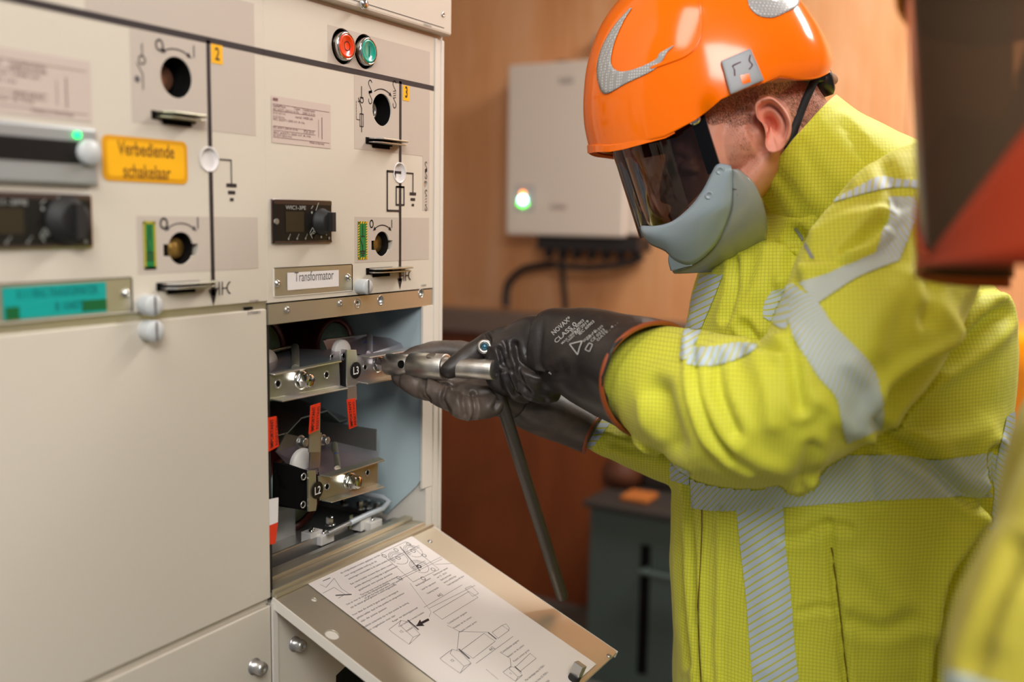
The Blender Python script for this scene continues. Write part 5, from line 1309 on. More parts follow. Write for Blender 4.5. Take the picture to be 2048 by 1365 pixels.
TAPE = [
 ([(1380, 935), (1448, 940), (1540, 932), (1652, 915), (1763, 910), (1877, 919), (1985, 904)], [(1383, 1017), (1448, 1023), (1567, 1015), (1659, 1008), (1766, 1001), (1885, 995), (1983, 995)], M_tape, 90, 10),
 ([(1340, 924), (1360, 934), (1379, 943)], [(1341, 960), (1360, 966), (1379, 972)], M_tape, 10, 6),
 ([(1474, 1020), (1482, 1097), (1493, 1193), (1500, 1285), (1507, 1365), (1514, 1450)], [(1567, 1013), (1572, 1097), (1582, 1193), (1589, 1285), (1598, 1365), (1606, 1450)], M_tape3, 70, 10),
 ([(1392, 550), (1380, 600), (1369, 660), (1360, 720)], [(1448, 550), (1424, 610), (1398, 672), (1385, 720)], M_tape3, 24, 6),
 ([(1776, 395), (1780, 439), (1765, 466), (1750, 506)], [(1828, 395), (1832, 430), (1816, 477), (1798, 524)], M_tape2, 24, 8),
 ([(1757, 503), (1700, 528), (1650, 550), (1600, 566)], [(1797, 523), (1721, 553), (1670, 585), (1634, 610)], M_tape, 30, 8),
 ([(1583, 568), (1580, 620), (1583, 660), (1629, 744), (1669, 792), (1680, 835), (1694, 886)], [(1632, 600), (1650, 625), (1668, 652), (1738, 726), (1762, 788), (1767, 825), (1766, 856)], M_tape, 50, 12),
 ([(1545, 583), (1530, 605), (1526, 634)], [(1586, 570), (1582, 620), (1572, 664)], M_tape3, 12, 8),
 ([(1373, 697), (1423, 695), (1477, 687), (1516, 691)], [(1373, 731), (1425, 733), (1477, 719), (1516, 697)], M_tape3, 24, 6),
 ([(1641, 408), (1683, 392), (1721, 373), (1759, 355), (1800, 360), (1858, 368), (1930, 400)], [(1645, 413), (1702, 396), (1740, 386), (1775, 378), (1816, 376), (1858, 386), (1930, 425)], M_tape3, 40, 4),
 ([(2012, 832), (1992, 930), (1987, 1000), (1977, 1060)], [(2028, 822), (2030, 930), (2022, 1010), (2000, 1065)], M_tape2, 24, 6),
 ([(1203, 835), (1185, 862), (1163, 890)], [(1222, 846), (1203, 872), (1183, 898)], M_tape3, 12, 5)]
for A, B, mm, n, k in TAPE:
    islands(rib(MB(), Tj, A, B, mm, .0013, n*2, k*2, dmin=(.985 if n == 90 else 0)), 'reflective_tape', jk)
for A, B in (([(1588, 456), (1606, 486), (1624, 521)], [(1594, 453), (1612, 483), (1630, 518)]), ([(1634, 398), (1645, 410)], [(1640, 394), (1651, 406)])):
    islands(rib(MB(), Tj, A, B, M_pipe, .0016, 14, 2, uvs=False), 'grey_piping', jk)
for A, B in (([(1663, 1095), (1676, 1190), (1687, 1290), (1697, 1380)], [(1666, 1095), (1679, 1190), (1690, 1290), (1700, 1380)]), ([(1400, 965), (1404, 1060), (1396, 1230), (1402, 1380)], [(1402, 965), (1406, 1060), (1398, 1230), (1404, 1380)])):
    islands(rib(MB(), Tj, A, B, M_seam, .0012, 40, 1, uvs=False), 'seam', jk)
# the waist band goes on round the back
mb = MB(); zc = at(1930, 958, 1.03)[2]; cc = at(1680, 958, 1.2); vv = {}; vl = []; uvl = []; n = 120; C3 = Vector(CAM)
for i in range(n+1):
    a = 2*math.pi*i/n; dr_ = np.array([math.cos(a), math.sin(a), 0])
    for j in range(6):
        z = zc-.0215+.043*j/5; o0_ = np.array([cc[0], cc[1], z])+dr_*.6; h = Tj.ray_cast(Vector(o0_), Vector(-dr_))
        if h[0] is None: continue
        nn = np.array(h[1]); nn = nn if nn@dr_ > 0 else -nn; p = np.array(h[0])
        if (nn@(CAM-p) > .02 and proj(p)[0] < 1978) or np.linalg.norm((p-cc)[:2]) > .245 or (p-cc)@E1 > .10: continue
        vv[(i, j)] = len(vl); vl.append(p+nn*.0013); uvl.append((a*.19, .043*j/5))
fs = [[vv[q] for q in ((i, j), (i+1, j), (i+1, j+1), (i, j+1))] for i in range(n) for j in range(5) if all(q in vv for q in ((i, j), (i+1, j), (i+1, j+1), (i, j+1)))]
mb.add(vl, fs, M_tape, True, uvl); islands(mb, 'reflective_tape', jk)
# trousers and boots (below the frame)
t_ = MB()
for s in (1, -1): wtube(t_, [(-.0, s*.085, .86, .115, .10), (.01, s*.10, .7, .105, .10), (.02, s*.12, .5, .085, .085), (0, s*.13, .3, .08, .08), (-.01, s*.135, .10, .075, .075)], M_trouser)
tr = t_.build('trousers', fit); remesh(tr, .008, 3)
for s in (1, -1):
    bt = MB(); wtube(bt, [(-.01, s*.135, .13, .055, .05), (-.005, s*.135, .08, .06, .052), (.03, s*.14, .045, .11, .054), (.035, s*.14, .012, .125, .056), (.035, s*.14, .0, .125, .056)], M_boot)
    bt.build('boot', fit)
# ================================================================ GLOVES
def glove(name, palm, fingers, gaunt, cuffrow, m, lab, folds, vox=.0022):
    b = MB()
    for r in palm: ctube(b, r, m, n=28)
    for f in fingers: ctube(b, f, m, n=18, capk=1.)
    o = b.build('hand', None); remesh(o, vox, 4)
    sculpt(o, folds, wrinkle=[(60, .0014), (22, .002)])
    g = MB(); ctube(g, gaunt, m, n=48, cap=False, sub=10); gg = g.build('g')
    sculpt(gg, folds, wrinkle=[(26, .0022)])
    solid(gg, .0022, 0); bpy.context.view_layer.update(); apply_mods(gg)
    o.data.materials.clear(); o.data.materials.append(m)
    me = merge(name, [o, gg], fit); tag(me, lab)
    # rolled cuff edge
    c = MB(); S = csp(gaunt, 10); P = at(*S[-1][:3]); Q = at(*S[-2][:3]); T = P-Q; T /= np.linalg.norm(T)
    Dv = P-CAM; Dv /= np.linalg.norm(Dv); W = np.cross(T, Dv); W /= np.linalg.norm(W); Dp = np.cross(W, T); a = S[-1][3]/FPX*S[-1][2]; d = S[-1][4]
    c.tube([P+W*a*math.cos(w)+Dp*d*math.sin(w)+T*.004*math.cos(2*w) for w in np.linspace(0, 2*math.pi, 65)], .0027, M_cuff, n=10, cap=False)
    c.build('cuff_edge', me); return me
left_palm = [[(1108, 692, 1.145, 62, .034), (1070, 700, 1.15, 68, .034), (1030, 706, 1.155, 62, .030), (1000, 704, 1.16, 44, .024)], [(1100, 745, 1.14, 45, .028), (1060, 752, 1.14, 38, .026)]]
left_f = [
 [(1030, 676, 1.160, 29, .017), (985, 688, 1.163, 27, .0155), (948, 707, 1.160, 24, .0135), (918, 727, 1.155, 22, .0120), (898, 741, 1.152, 18, .010)],
 [(1045, 684, 1.148, 30, .017), (1010, 700, 1.143, 29, .016), (994, 732, 1.143, 27, .0145), (996, 758, 1.150, 24, .013), (1008, 774, 1.162, 20, .011)],
 [(1070, 700, 1.138, 32, .018), (1040, 722, 1.132, 30, .017), (1026, 754, 1.134, 26, .015), (1034, 780, 1.146, 22, .012), (1050, 790, 1.158, 18, .011)],
 [(1100, 715, 1.130, 34, .020), (1072, 740, 1.124, 32, .018), (1062, 766, 1.128, 26, .015), (1076, 784, 1.136, 22, .013), (1104, 786, 1.142, 20, .012)],
 [(1120, 745, 1.135, 40, .024), (1090, 765, 1.138, 34, .020), (1060, 772, 1.146, 26, .016)],
 [(1100, 725, 1.175, 30, .016), (1050, 745, 1.195, 25, .014), (1005, 760, 1.200, 20, .012)]]
gl = glove('glove', left_palm, left_f, [(1086, 690, 1.146, 68, .040), (1100, 692, 1.142, 74, .044), (1130, 698, 1.13, 82, .048), (1170, 710, 1.112, 94, .054), (1230, 732, 1.085, 106, .066), (1285, 752, 1.06, 114, .080), (1303, 759, 1.052, 116, .083)], None, M_glove,
   'left rubber glove with pale printed text on its gauntlet',
   [([(972, 668), (980, 680), (982, 690)], 4, -.003), ([(1005, 742), (990, 748), (976, 744)], 3.5, -.002), ([(1004, 726), (1010, 738), (1022, 742)], 3.5, -.002), ([(1000, 700), (1010, 735), (1018, 760), (1030, 785)], 4.5, -.004), ([(1036, 735), (1048, 770), (1060, 790)], 4, -.003),
    ([(1030, 690), (1040, 725), (1075, 746), (1110, 744), (1135, 736)], 6, -.005), ([(1010, 690), (1020, 730), (1045, 775), (1090, 800)], 5, -.0025), ([(1060, 655), (1055, 690), (1075, 720)], 16, .003), ([(1085, 650), (1082, 700), (1090, 745)], 5, -.002), ([(1030, 775), (1060, 790), (1110, 800)], 6, .002),
    ([(1150, 750), (1190, 790), (1240, 835)], 16, -.004), ([(1170, 690), (1220, 700), (1270, 690)], 18, .003), ([(1260, 720), (1250, 790), (1240, 840)], 14, .003), ([(1290, 690), (1270, 760)], 12, -.004)])
right_palm = [[(915, 798, 1.185, 30, .026), (960, 795, 1.19, 40, .030), (1010, 795, 1.2, 40, .034), (1050, 806, 1.21, 42, .036)]]
right_f = [
 [(965, 780, 1.215, 27, .015), (895, 770, 1.205, 23, .0135), (835, 764, 1.200, 21, .0125), (804, 756, 1.203, 19, .0115), (798, 742, 1.215, 15, .010)],
 [(960, 795, 1.195, 27, .015), (900, 788, 1.185, 24, .0135), (850, 780, 1.180, 22, .0125), (822, 768, 1.183, 20, .0115), (818, 758, 1.195, 16, .010)],
 [(965, 805, 1.175, 27, .015), (922, 804, 1.168, 25, .0135), (885, 794, 1.163, 24, .013), (862, 780, 1.168, 21, .012), (860, 768, 1.180, 17, .010)],
 [(985, 812, 1.165, 24, .014), (950, 818, 1.155, 23, .013), (922, 815, 1.152, 22, .012), (905, 800, 1.158, 18, .011)],
 [(1010, 770, 1.235, 34, .018), (950, 720, 1.235, 30, .017), (890, 704, 1.225, 24, .014), (835, 710, 1.22, 18, .012), (806, 720, 1.215, 13, .010)]]
gr = glove('glove', right_palm, right_f, [(1035, 800, 1.207, 40, .038), (1060, 812, 1.212, 48, .040), (1100, 826, 1.218, 50, .043), (1140, 842, 1.222, 48, .044), (1172, 858, 1.224, 45, .044), (1180, 862, 1.224, 44, .044)], None, M_glove2,
   'right rubber glove, worn brownish, under the tool',
   [([(850, 760), (846, 785), (858, 800)], 3.5, -.0035), ([(893, 775), (886, 800), (900, 822)], 3.5, -.0035), ([(925, 800), (930, 830)], 5, -.003), ([(945, 790), (950, 820), (945, 840)], 4, -.003), ([(1000, 790), (990, 815)], 5, -.003), ([(820, 745), (830, 752)], 4, -.002), ([(880, 740), (940, 760), (1000, 765)], 8, -.003)], vox=.0021)
Tg = bvh(gl)
# printing on the gauntlet: lettering wrapped onto the rubber
def wraptext(mb, T, txt, x, y, size, ang, m, off=.0006, width=None, bold=.012):
    v, f, w = text_geo(txt, bold); sx = width/(w*size) if width else 1; a = math.radians(ang); C = Vector(CAM); vs = []; ok = []
    for X, Y in v:
        px_, py_ = x+X*size*sx*math.cos(a)-Y*size*math.sin(a), y-(X*size*sx*math.sin(a)+Y*size*math.cos(a))
        d = Vector(ray(px_, py_)).normalized(); h = T.ray_cast(C, d); ok.append(h[0] is not None)
        if h[0] is None: vs.append(np.zeros(3)); continue
        nn = h[1] if h[1].dot(d) < 0 else -h[1]; vs.append(np.array(h[0]+nn*off))
    mb.add(vs, [q for q in f if all(ok[i] for i in q)], m)
t_ = MB()
for (txt, x, y, s, w, a) in (('NOVAX*', 1108, 672, 13, 48, 42), ('CLASS 0', 1113, 688, 12, 56, 42), ('MAX 1000V AC', 1125, 690, 6, 50, 42), ('1500V DC', 1136, 686, 5, 34, 42),
                              ('EN 60903', 1144, 666, 8, 34, 42), ('RC 2019', 1152, 669, 8, 36, 42), ('IEC 60903', 1160, 672, 8, 40, 42), ('SIZE 10', 1168, 686, 6, 34, 42), ('LOT 41225', 1176, 682, 6, 42, 42), ('CE 0333', 1184, 686, 8, 36, 42), ('DATE . 4 . .', 1196, 684, 7, 54, 42)):
    wraptext(t_, Tg, txt, x, y, s, a, M_gprint, width=w)
def poly_l(pts, w, m=M_gprint):
    for (a, b), (c, d) in zip(pts[:-1], pts[1:]):
        l = math.hypot(c-a, d-b); nx, ny = -(d-b)/l*w/2, (c-a)/l*w/2
        rib(t_, Tg, [(a+nx, b+ny), (c+nx, d+ny)], [(a-nx, b-ny), (c-nx, d-ny)], m, .0007, 8, 1, uvs=False)
poly_l([(1165, 683), (1140, 689), (1156, 710), (1160, 696), (1165, 683)], 2.6); poly_l([(1179, 687), (1186, 690), (1180, 704), (1171, 700), (1179, 687)], 2); 
t_.build('printed_text', gl, recalc=False, label='pale printed maker text and triangle on the gauntlet')
h = Tg.ray_cast(Vector(CAM), Vector(ray(1260, 671)).normalized())
if h[0] is not None: MB().lathe(np.array(h[0]), -ray(1260, 671), [(.0042, -.002), (.004, .0008), (.002, .002), (0, .0022)], M_zinc, n=20).build('press_stud', gl)
h = Tg.ray_cast(Vector(CAM), Vector(ray(1118, 757)).normalized())
if h[0] is not None: MB().tube([at(1098, 744, 1.085), at(1112, 752, 1.085), at(1126, 764, 1.085)], [.0016, .0022, .0016], M_zinc, n=10).build('buckle', gl)

# ================================================================ HEAD GEAR
TH = math.radians(19.5); Z_ = np.array([0, 0, 1.])
UH = E1*math.cos(TH)-Z_*math.sin(TH); WH = Z_*math.cos(TH)+E1*math.sin(TH)
OH = at(1425, 215, 1.135)
def H(u, v, w): return OH+UH*u+VH*v+WH*w
def loc(x, y, v=0.): q = onP(x, y, OH+VH*v, VH)-OH; return float(q@UH), float(q@WH)
prof = [(1183, 300), (1173, 250), (1172, 195), (1180, 130), (1203, 62), (1243, 4), (1300, -48), (1380, -82), (1460, -80), (1535, -45), (1590, 0), (1622, 40), (1648, 84), (1660, 120), (1652, 142)]
pl = csp([loc(*p) for p in prof], 5); K = len(pl); NP = 40; BW = .112
cu, cw = (pl[0][0]+pl[-1][0])/2, (pl[0][1]+pl[-1][1])/2
low = [(u_, w_) for u_, w_ in [loc(x, y, .10) for x, y in ((1185, 300), (1250, 293), (1330, 275), (1400, 238), (1440, 203), (1475, 186), (1520, 170), (1560, 150), (1600, 152), (1645, 146))]]
lu = np.array([p[0] for p in low])[::-1]; lw = np.array([p[1] for p in low])[::-1]
v = []
for i in range(K):
    du, dw = pl[i][0]-cu, pl[i][1]-cw; s = i/(K-1); elev = math.sin(math.pi*s)
    for j in range(NP+1):
        psi = math.radians(-90+180*j/NP); c = max(math.cos(psi), 0)**.86; sn = math.copysign(abs(math.sin(psi))**.96, psi)
        u, w_ = cu+du*c, cw+dw*c
        base = pl[0][1]+(pl[-1][1]-pl[0][1])*(pl[0][0]-u)/(pl[0][0]-pl[-1][0])
        v.append((u, BW*sn, w_, elev, base))
# pull the rim to its waved outline on both sides
vs = []
for (u, vv, w_, el, base) in v:
    side = min(1, abs(vv)/BW*1.5); tgt = np.interp(u, lu, lw); k = max(0, 1-(w_-base)/.05)**1.6
    vs.append(H(u, vv, w_+(tgt-base)*k*side))
mb = MB(); n1 = NP+1
mb.add(vs, [(a*n1+j, a*n1+j+1, (a+1)*n1+j+1, (a+1)*n1+j) for a in range(K-1) for j in range(NP)], M_helm, True)
hel = mb.build('helmet', fit, label='glossy orange safety helmet'); solid(hel, .004, 0)
bm = bmesh.new(); bm.from_mesh(hel.data); bmesh.ops.remove_doubles(bm, verts=bm.verts, dist=.0004); bm.to_mesh(hel.data); bm.free()
bpy.context.view_layer.update(); apply_mods(hel); hel.data.polygons.foreach_set('use_smooth', [True]*len(hel.data.polygons))
Thm = bvh(hel)
def lipstrip(A, B, m, off, thick, name, par, T=None, n=50, k=4):
    o = rib(MB(), T or Thm, A, B, m, off, n, k, uvs=False).build(name, par, recalc=False); solid(o, thick, 1 if False else 0); return o
# brim band, ridge and front panel bead
def brim(i, j0, j1, hh, oo, nm, taper=.5):
    mb_ = MB(); vv = []; cc = H(cu, 0, cw); js = list(range(j0, j1+1))
    for j in js:
        P = np.array(vs[i*n1+j]); Pi = np.array(vs[(i+(1 if i == 0 else -1))*n1+j]); up = Pi-P; up /= max(np.linalg.norm(up), 1e-6)
        if np.linalg.norm(Pi-P) < 1e-5: up = WH
        out = P-cc; out -= WH*(out@WH); out /= max(np.linalg.norm(out), 1e-6)
        t = math.sin(math.pi*(j-j0)/(j1-j0))**taper
        vv += [P+WH*hh*t, P+WH*hh*t*.8+out*oo*.6*t, P-WH*.0018+out*oo*t, P-WH*.0018-out*.003]
    k_n = len(js); mb_.add(vv, [(4*a+b, 4*a+(b+1) % 4, 4*(a+1)+(b+1) % 4, 4*(a+1)+b) for a in range(k_n-1) for b in range(4)]+[(0, 1, 2, 3), tuple(4*(k_n-1)+q for q in (3, 2, 1, 0))], M_helm, False)
    return mb_.build(nm, hel, bevel=.0008)
brim(0, 3, NP-3, .0085, .0052, 'brim'); brim(K-1, 6, NP-6, .016, .003, 'rear_lip')
lipstrip([(1397, 0), (1399, 45), (1392, 80), (1370, 105), (1330, 122), (1300, 135)], [(1403, 0), (1406, 45), (1399, 84), (1376, 111), (1335, 128), (1303, 139)], M_helm, .0006, .002, 'crown_bead', hel)
lipstrip([(1262, 17), (1232, 50), (1207, 92), (1196, 130), (1198, 165), (1212, 188), (1255, 166), (1305, 142), (1325, 122), (1334, 106), (1349, 92)],
         [(1264, 18), (1247, 45), (1230, 85), (1223, 118), (1226, 134), (1240, 143), (1262, 141), (1290, 131), (1314, 118), (1320, 107), (1347, 92)], M_hex, .0011, .0008, 'reflective_sticker', hel, n=70, k=6)
lipstrip([(1494, 0), (1500, 18), (1518, 33), (1545, 36), (1570, 26), (1595, 12), (1596, -8)], [(1500, -30), (1535, -8), (1545, -1), (1555, 0), (1565, -6), (1575, -14), (1580, -24)], M_hex, .0011, .0008, 'reflective_sticker', hel, n=40, k=6)
cl = rib(MB(), Thm, [(1441, 125), (1460, 190)], [(1498, 101), (1524, 161)], M_clip, .004, 12, 12, uvs=False).build('lamp_clip', hel, recalc=False); solid(cl, .0055, 0); bpy.context.view_layer.update(); apply_mods(cl)
cb = cl.modifiers.new('b', 'BEVEL'); cb.width = .0008; cb.segments = 2; cb.limit_method = 'ANGLE'
Tc = bvh(cl)
def onclip(A, B, m, nm, off=.0004, n=12): rib(MB(), Tc, A, B, m, off, n, 2, uvs=False).build(nm, cl, recalc=False) if False else rib(MB(), Tc, A, B, m, off, n, 2, uvs=False).build(nm, hel, recalc=False)
onclip([(1480, 151), (1485, 169)], [(1498, 147), (1502, 164)], M_helm, 'clip_window')
M_slot = mat('clip_slot', rgb(86, 48, 60), .6)
onclip([(1468, 152), (1467, 138), (1464, 131), (1482, 123)], [(1471, 152), (1470, 139), (1467, 133), (1482, 125)], M_slot, 'clip_slot'); onclip([(1499, 110), (1497, 122), (1503, 130), (1497, 138)], [(1502, 110), (1500, 122), (1506, 130), (1499, 140)], M_slot, 'clip_slot')
# chin strap and adjusting wheel
def strap(par, pts, w, m, nm, t=.0015, nrm=None):
    S = csp(pts, 6); P = [at(*s) for s in S]; mb = MB(); vv = []
    for i, p in enumerate(P):
        T = P[min(i+1, len(P)-1)]-P[max(i-1, 0)]; T /= np.linalg.norm(T); n_ = F if nrm is None else nrm; W = np.cross(T, n_); W /= np.linalg.norm(W); vv += [p-W*w/2, p+W*w/2]
    mb.add(vv, [(2*i, 2*i+1, 2*i+3, 2*i+2) for i in range(len(P)-1)], m, True); o = mb.build(nm, par, recalc=False); solid(o, t, 0); return o
strap(hel, [(1640, 140, 1.075), (1625, 170, 1.07), (1605, 215, 1.068), (1588, 262, 1.065), (1575, 300, 1.07)], .0085, M_strap, 'chin_strap')
ctube(MB(), [(1565, 158, 1.10, 12, .006), (1600, 158, 1.09, 14, .008), (1640, 156, 1.10, 14, .010), (1655, 158, 1.13, 14, .012)], M_blackpl, n=16).build('headband', hel)
MB().lathe(H(*(lambda q: (q[0], 0, q[1]))(loc(1650, 160))), -UH, [(.016, -.012), (.018, -.010), (.018, .004), (.014, .007), (0, .008)], M_blackpl, n=28).build('adjusting_wheel', hel)
# visor
AU, BV = .1235, .099
def vis_sheet(t0_, t1_, wtop, wbot, m, k=1., n=48, r=10):
    mb = MB(); vv = []
    for i in range(n+1):
        t = math.radians(t0_+(t1_-t0_)*i/n)
        for j in range(r+1):
            w_ = wtop+(wbot(t)-wtop)*j/r; vv.append(H(AU*k*math.cos(t), BV*k*math.sin(t), w_))
    mb.add(vv, [(i*(r+1)+j, i*(r+1)+j+1, (i+1)*(r+1)+j+1, (i+1)*(r+1)+j) for i in range(n) for j in range(r)], m, True); return mb
wb_ = lambda t: -.116+.040*max(0, (abs(math.degrees(t))-45)/40)
vi = vis_sheet(-84, 84, .004, wb_, M_visor).build('visor', fit, label='dark tinted face visor', recalc=False)
vis_sheet(76.5, 83.5, .002, lambda t: -.075, M_blackm, .985, 8).build('visor_side_band', vi, recalc=False)
vis_sheet(-83.5, -76.5, .002, lambda t: -.075, M_blackm, .985, 8).build('visor_side_band', vi, recalc=False)
st_ = [loc(1345, 262, .06), loc(1372, 345, .06), loc(1400, 425, .06)]
o = MB(); vv = []
for (x, y) in ((1338, 262), (1362, 335), (1392, 425)):
    for dx in (-9, 9): u_, w_ = loc(x+dx, y, .055); vv.append(H(u_, .055+.0, w_))
o.add(vv, [(0, 1, 3, 2), (2, 3, 5, 4)], mat('inner_strut_grey', rgb(150, 155, 160), .4), True); so = o.build('inner_strut', vi, recalc=False); solid(so, .002, 0)
MB().lathe(H(*(lambda q: (q[0], .1, q[1]))(loc(1388, 238, .1))), VH, [(.007, 0), (.007, .002), (.004, .003), (0, .003)], M_chrome, n=20).build('visor_pivot', vi)
# chin guard: a pointed front shell and a rounded bowl behind it, both sides
def uvw(x, y, vf):
    v_ = .05
    for _ in range(12): u_, w_ = loc(x, y, v_); v_ = .5*v_+.5*vf(u_, w_)
    return u_, v_, w_
def shell(A, B, vf, m, nm, par, bulge=.0, n=40, k=10, lab=None, t=.0024, front0=True):
    A, B = [np.array(csp(q, 8)) for q in (A, B)]
    def res(Q): l = np.r_[0, np.cumsum(np.hypot(*np.diff(Q, axis=0).T))]; t_2 = np.linspace(0, l[-1], n+1); return np.stack([np.interp(t_2, l, Q[:, 0]), np.interp(t_2, l, Q[:, 1])], 1)
    A, B = res(A), res(B); mb = MB(); vv = []; order = [(-1, i) for i in (range(n, -1, -1) if front0 else range(0, n+1))]+[(1, i) for i in (range(0, n+1) if front0 else range(n, -1, -1))]
    for s, i in order:
        for j in range(k+1):
            q = A[i]+(B[i]-A[i])*j/k; u_, v_, w_ = uvw(q[0], q[1], vf); v_ += bulge*math.sin(math.pi*j/k)*(1 if v_ > .02 else .3)
            vv.append(H(u_, s*v_, w_))
    mb.add(vv, [(i*(k+1)+j, i*(k+1)+j+1, (i+1)*(k+1)+j+1, (i+1)*(k+1)+j) for i in range(len(order)-1) for j in range(k)], m, True)
    o = mb.build(nm, par, recalc=False, label=lab); solid(o, t, 0); return o
def vfront(u_, w_): return max(.0, .104*math.sqrt(max(0, 1-(u_/.128)**2))*(1-.35*min(1, max(0, (-w_-.112)/.06))))
def vbowl(u_, w_): return .104*math.sqrt(max(0, 1-(u_/.135)**2))*math.sqrt(max(.05, 1-(max(0, -w_-.09)/.085)**2))
cg1 = shell([(1283, 452), (1305, 453), (1330, 449), (1355, 437), (1385, 410), (1408, 378), (1425, 345), (1437, 329), (1462, 333)],
      [(1286, 470), (1302, 488), (1332, 502), (1350, 520), (1385, 528), (1430, 490), (1455, 440), (1464, 395), (1464, 345)], vfront, M_grey, 'chin_guard', fit, .006, lab='grey curved chin guard below the visor')
shell([(1340, 503), (1337, 520), (1342, 541)], [(1362, 512), (1362, 522), (1385, 530)], vfront, M_grey, 'lower_lip', cg1, .0)
shell([(1463, 338), (1465, 370), (1464, 400), (1456, 440), (1441, 470), (1420, 500), (1385, 529), (1345, 541)],
      [(1478, 341), (1507, 368), (1526, 410), (1534, 455), (1526, 495), (1495, 524), (1440, 541), (1350, 546)], vbowl, mat('grey_bowl_plastic', rgb(152, 158, 154), .2, coat=.3), 'chin_bowl', cg1, .004, front0=False, lab='translucent grey rounded bowl behind the guard')
for (x, y) in ((1441, 342), (1419, 391)):
    u_, v_, w_ = uvw(x, y, vfront); MB().lathe(H(u_, v_+.004, w_), VH+UH*.25, [(.0048, 0), (.0046, .0018), (.0028, .0022), (.0026, .0014), (0, .0016)], M_grey, n=24).build('rivet', cg1)
mb = MB(); 
for A in ([(1466, 378), (1476, 380), (1474, 391), (1482, 387)], [(1466, 344), (1472, 338)]): mb.tube([H(uvw(x, y, vbowl)[0], uvw(x, y, vbowl)[1]+.0028, uvw(x, y, vbowl)[2]) for x, y in A], .0006, mat('engraved_line', rgb(80, 84, 84), .6), n=6)
mb.build('moulded_mark', cg1)

# ================================================================ SECOND WORKER, close on the right
D2 = .62; s_ = D2/FPX
pb = at(2453, 1960, .662); P2 = np.array([pb[0], pb[1], 0]); sec = empty('person', tuple(P2), 'blurred second person at the right edge in red guard, dark visor and yellow jacket', 'person')
U2 = -R.copy(); U2[2] = 0; U2 /= np.linalg.norm(U2); V2 = np.cross(Z_, U2); V2 = V2 if V2@F < 0 else -V2
O2 = at(2290, -36, D2)
def to2(me, name, parent, lab=None):
    """the same kind of head or helmet, carried upright by the second person"""
    me = me.copy(); n = len(me.vertices); co = np.empty(n*3); me.vertices.foreach_get('co', co); co = co.reshape(-1, 3)-OH
    q = np.stack([co@UH, co@VH, co@WH], 1); out = O2+q[:, :1]*U2+q[:, 1:2]*V2+q[:, 2:3]*Z_
    me.vertices.foreach_set('co', out.ravel()); me.update()
    if name == 'hh':
        bm = bmesh.new(); bm.from_mesh(me); bm.verts.ensure_lookup_table(); bmesh.ops.delete(bm, geom=[v_ for v_, k_ in zip(bm.verts, q) if k_[0] < -.112 or (k_[2] < -.10 and k_[0] < .0)], context='VERTS'); bm.to_mesh(me); bm.free()
    o = bpy.data.objects.new(name, me); COL.objects.link(o); adopt(o, parent); return tag(o, lab)
b = MB()
ctube(b, [(2395, 60, .62, 170, .055), (2385, 250, .62, 195, .060), (2385, 420, .62, 195, .058), (2400, 560, .63, 160, .055), (2430, 760, .64, 200, .06), (2440, 1000, .65, 300, .08), (2445, 1400, .65, 250, .08), (2450, 1700, .66, 230, .08), (2453, 1960, .662, 240, .07)], M_skin)
ctube(b, [(2330, 860, .56, 110, .035), (2230, 1100, .545, 120, .035), (2160, 1400, .55, 105, .03), (2080, 1650, .57, 90, .028)], M_skin)
for sd in (1, -1):
    S = csp([(0, sd*.075, .98, .06), (0, sd*.085, .7, .055), (0, sd*.1, .45, .045), (0, sd*.11, .08, .035)], 6); vv = []; n = 20
    for q in S:
        for j in range(n): w = 2*math.pi*j/n; vv.append(P2+U2*(q[0]+q[3]*math.cos(w))+V2*(q[1]+q[3]*.9*math.sin(w))+np.array([0, 0, q[2]]))
    b.add(vv, [(a*n+j, a*n+(j+1) % n, (a+1)*n+(j+1) % n, (a+1)*n+j) for a in range(len(S)-1) for j in range(n)]+[tuple(range(n)), tuple(range((len(S)-1)*n, len(S)*n))], M_skin, True)
t2 = b.build('t2'); remesh(t2, .008, 3)
hd = [to2(m_, 'hh', None) for m_ in HEAD2]; b2 = merge('body', hd+[t2], sec)
hel2 = to2(hel.data, 'helmet', sec, 'orange safety helmet, its front edge above the picture')
M_vis2 = tintglass('tinted_visor_brown', (.15, .11, .08, 1), 1.04); M_vis2.node_tree.nodes['Glossy BSDF'].inputs['Roughness'].default_value = .3
_nt = M_vis2.node_tree; _d = _nt.nodes.new('ShaderNodeBsdfDiffuse'); _d.inputs[0].default_value = rgb(122, 98, 76); _m = _nt.nodes.new('ShaderNodeMixShader'); _m.inputs[0].default_value = .38
_o = _nt.nodes['Material Output']; _s = _o.inputs[0].links[0].from_socket; _nt.links.new(_s, _m.inputs[1]); _nt.links.new(_d.outputs[0], _m.inputs[2]); _nt.links.new(_m.outputs[0], _o.inputs[0])
M_red2 = mat('red_orange_guard', rgb(158, 46, 4), .5)  # red guard, its unlit darkness put into the base colour
mb = MB(); vv = []; n = 48; rws = [(-130, 402), (0, 394), (250, 378), (535, 362)]
for (y, A_) in rws:
    for i in range(n+1):
        a = math.radians(-85+170*i/n); vv.append(at(2230, y, D2)-R*A_*s_*math.cos(a)-F*.105*math.sin(a))
mb.add(vv, [(j*(n+1)+i, j*(n+1)+i+1, (j+1)*(n+1)+i+1, (j+1)*(n+1)+i) for j in range(3) for i in range(n)], M_vis2, True)
mb.build('visor', sec, recalc=False, label='dark brown tinted visor')
mb = MB(); vv = []; n = 60
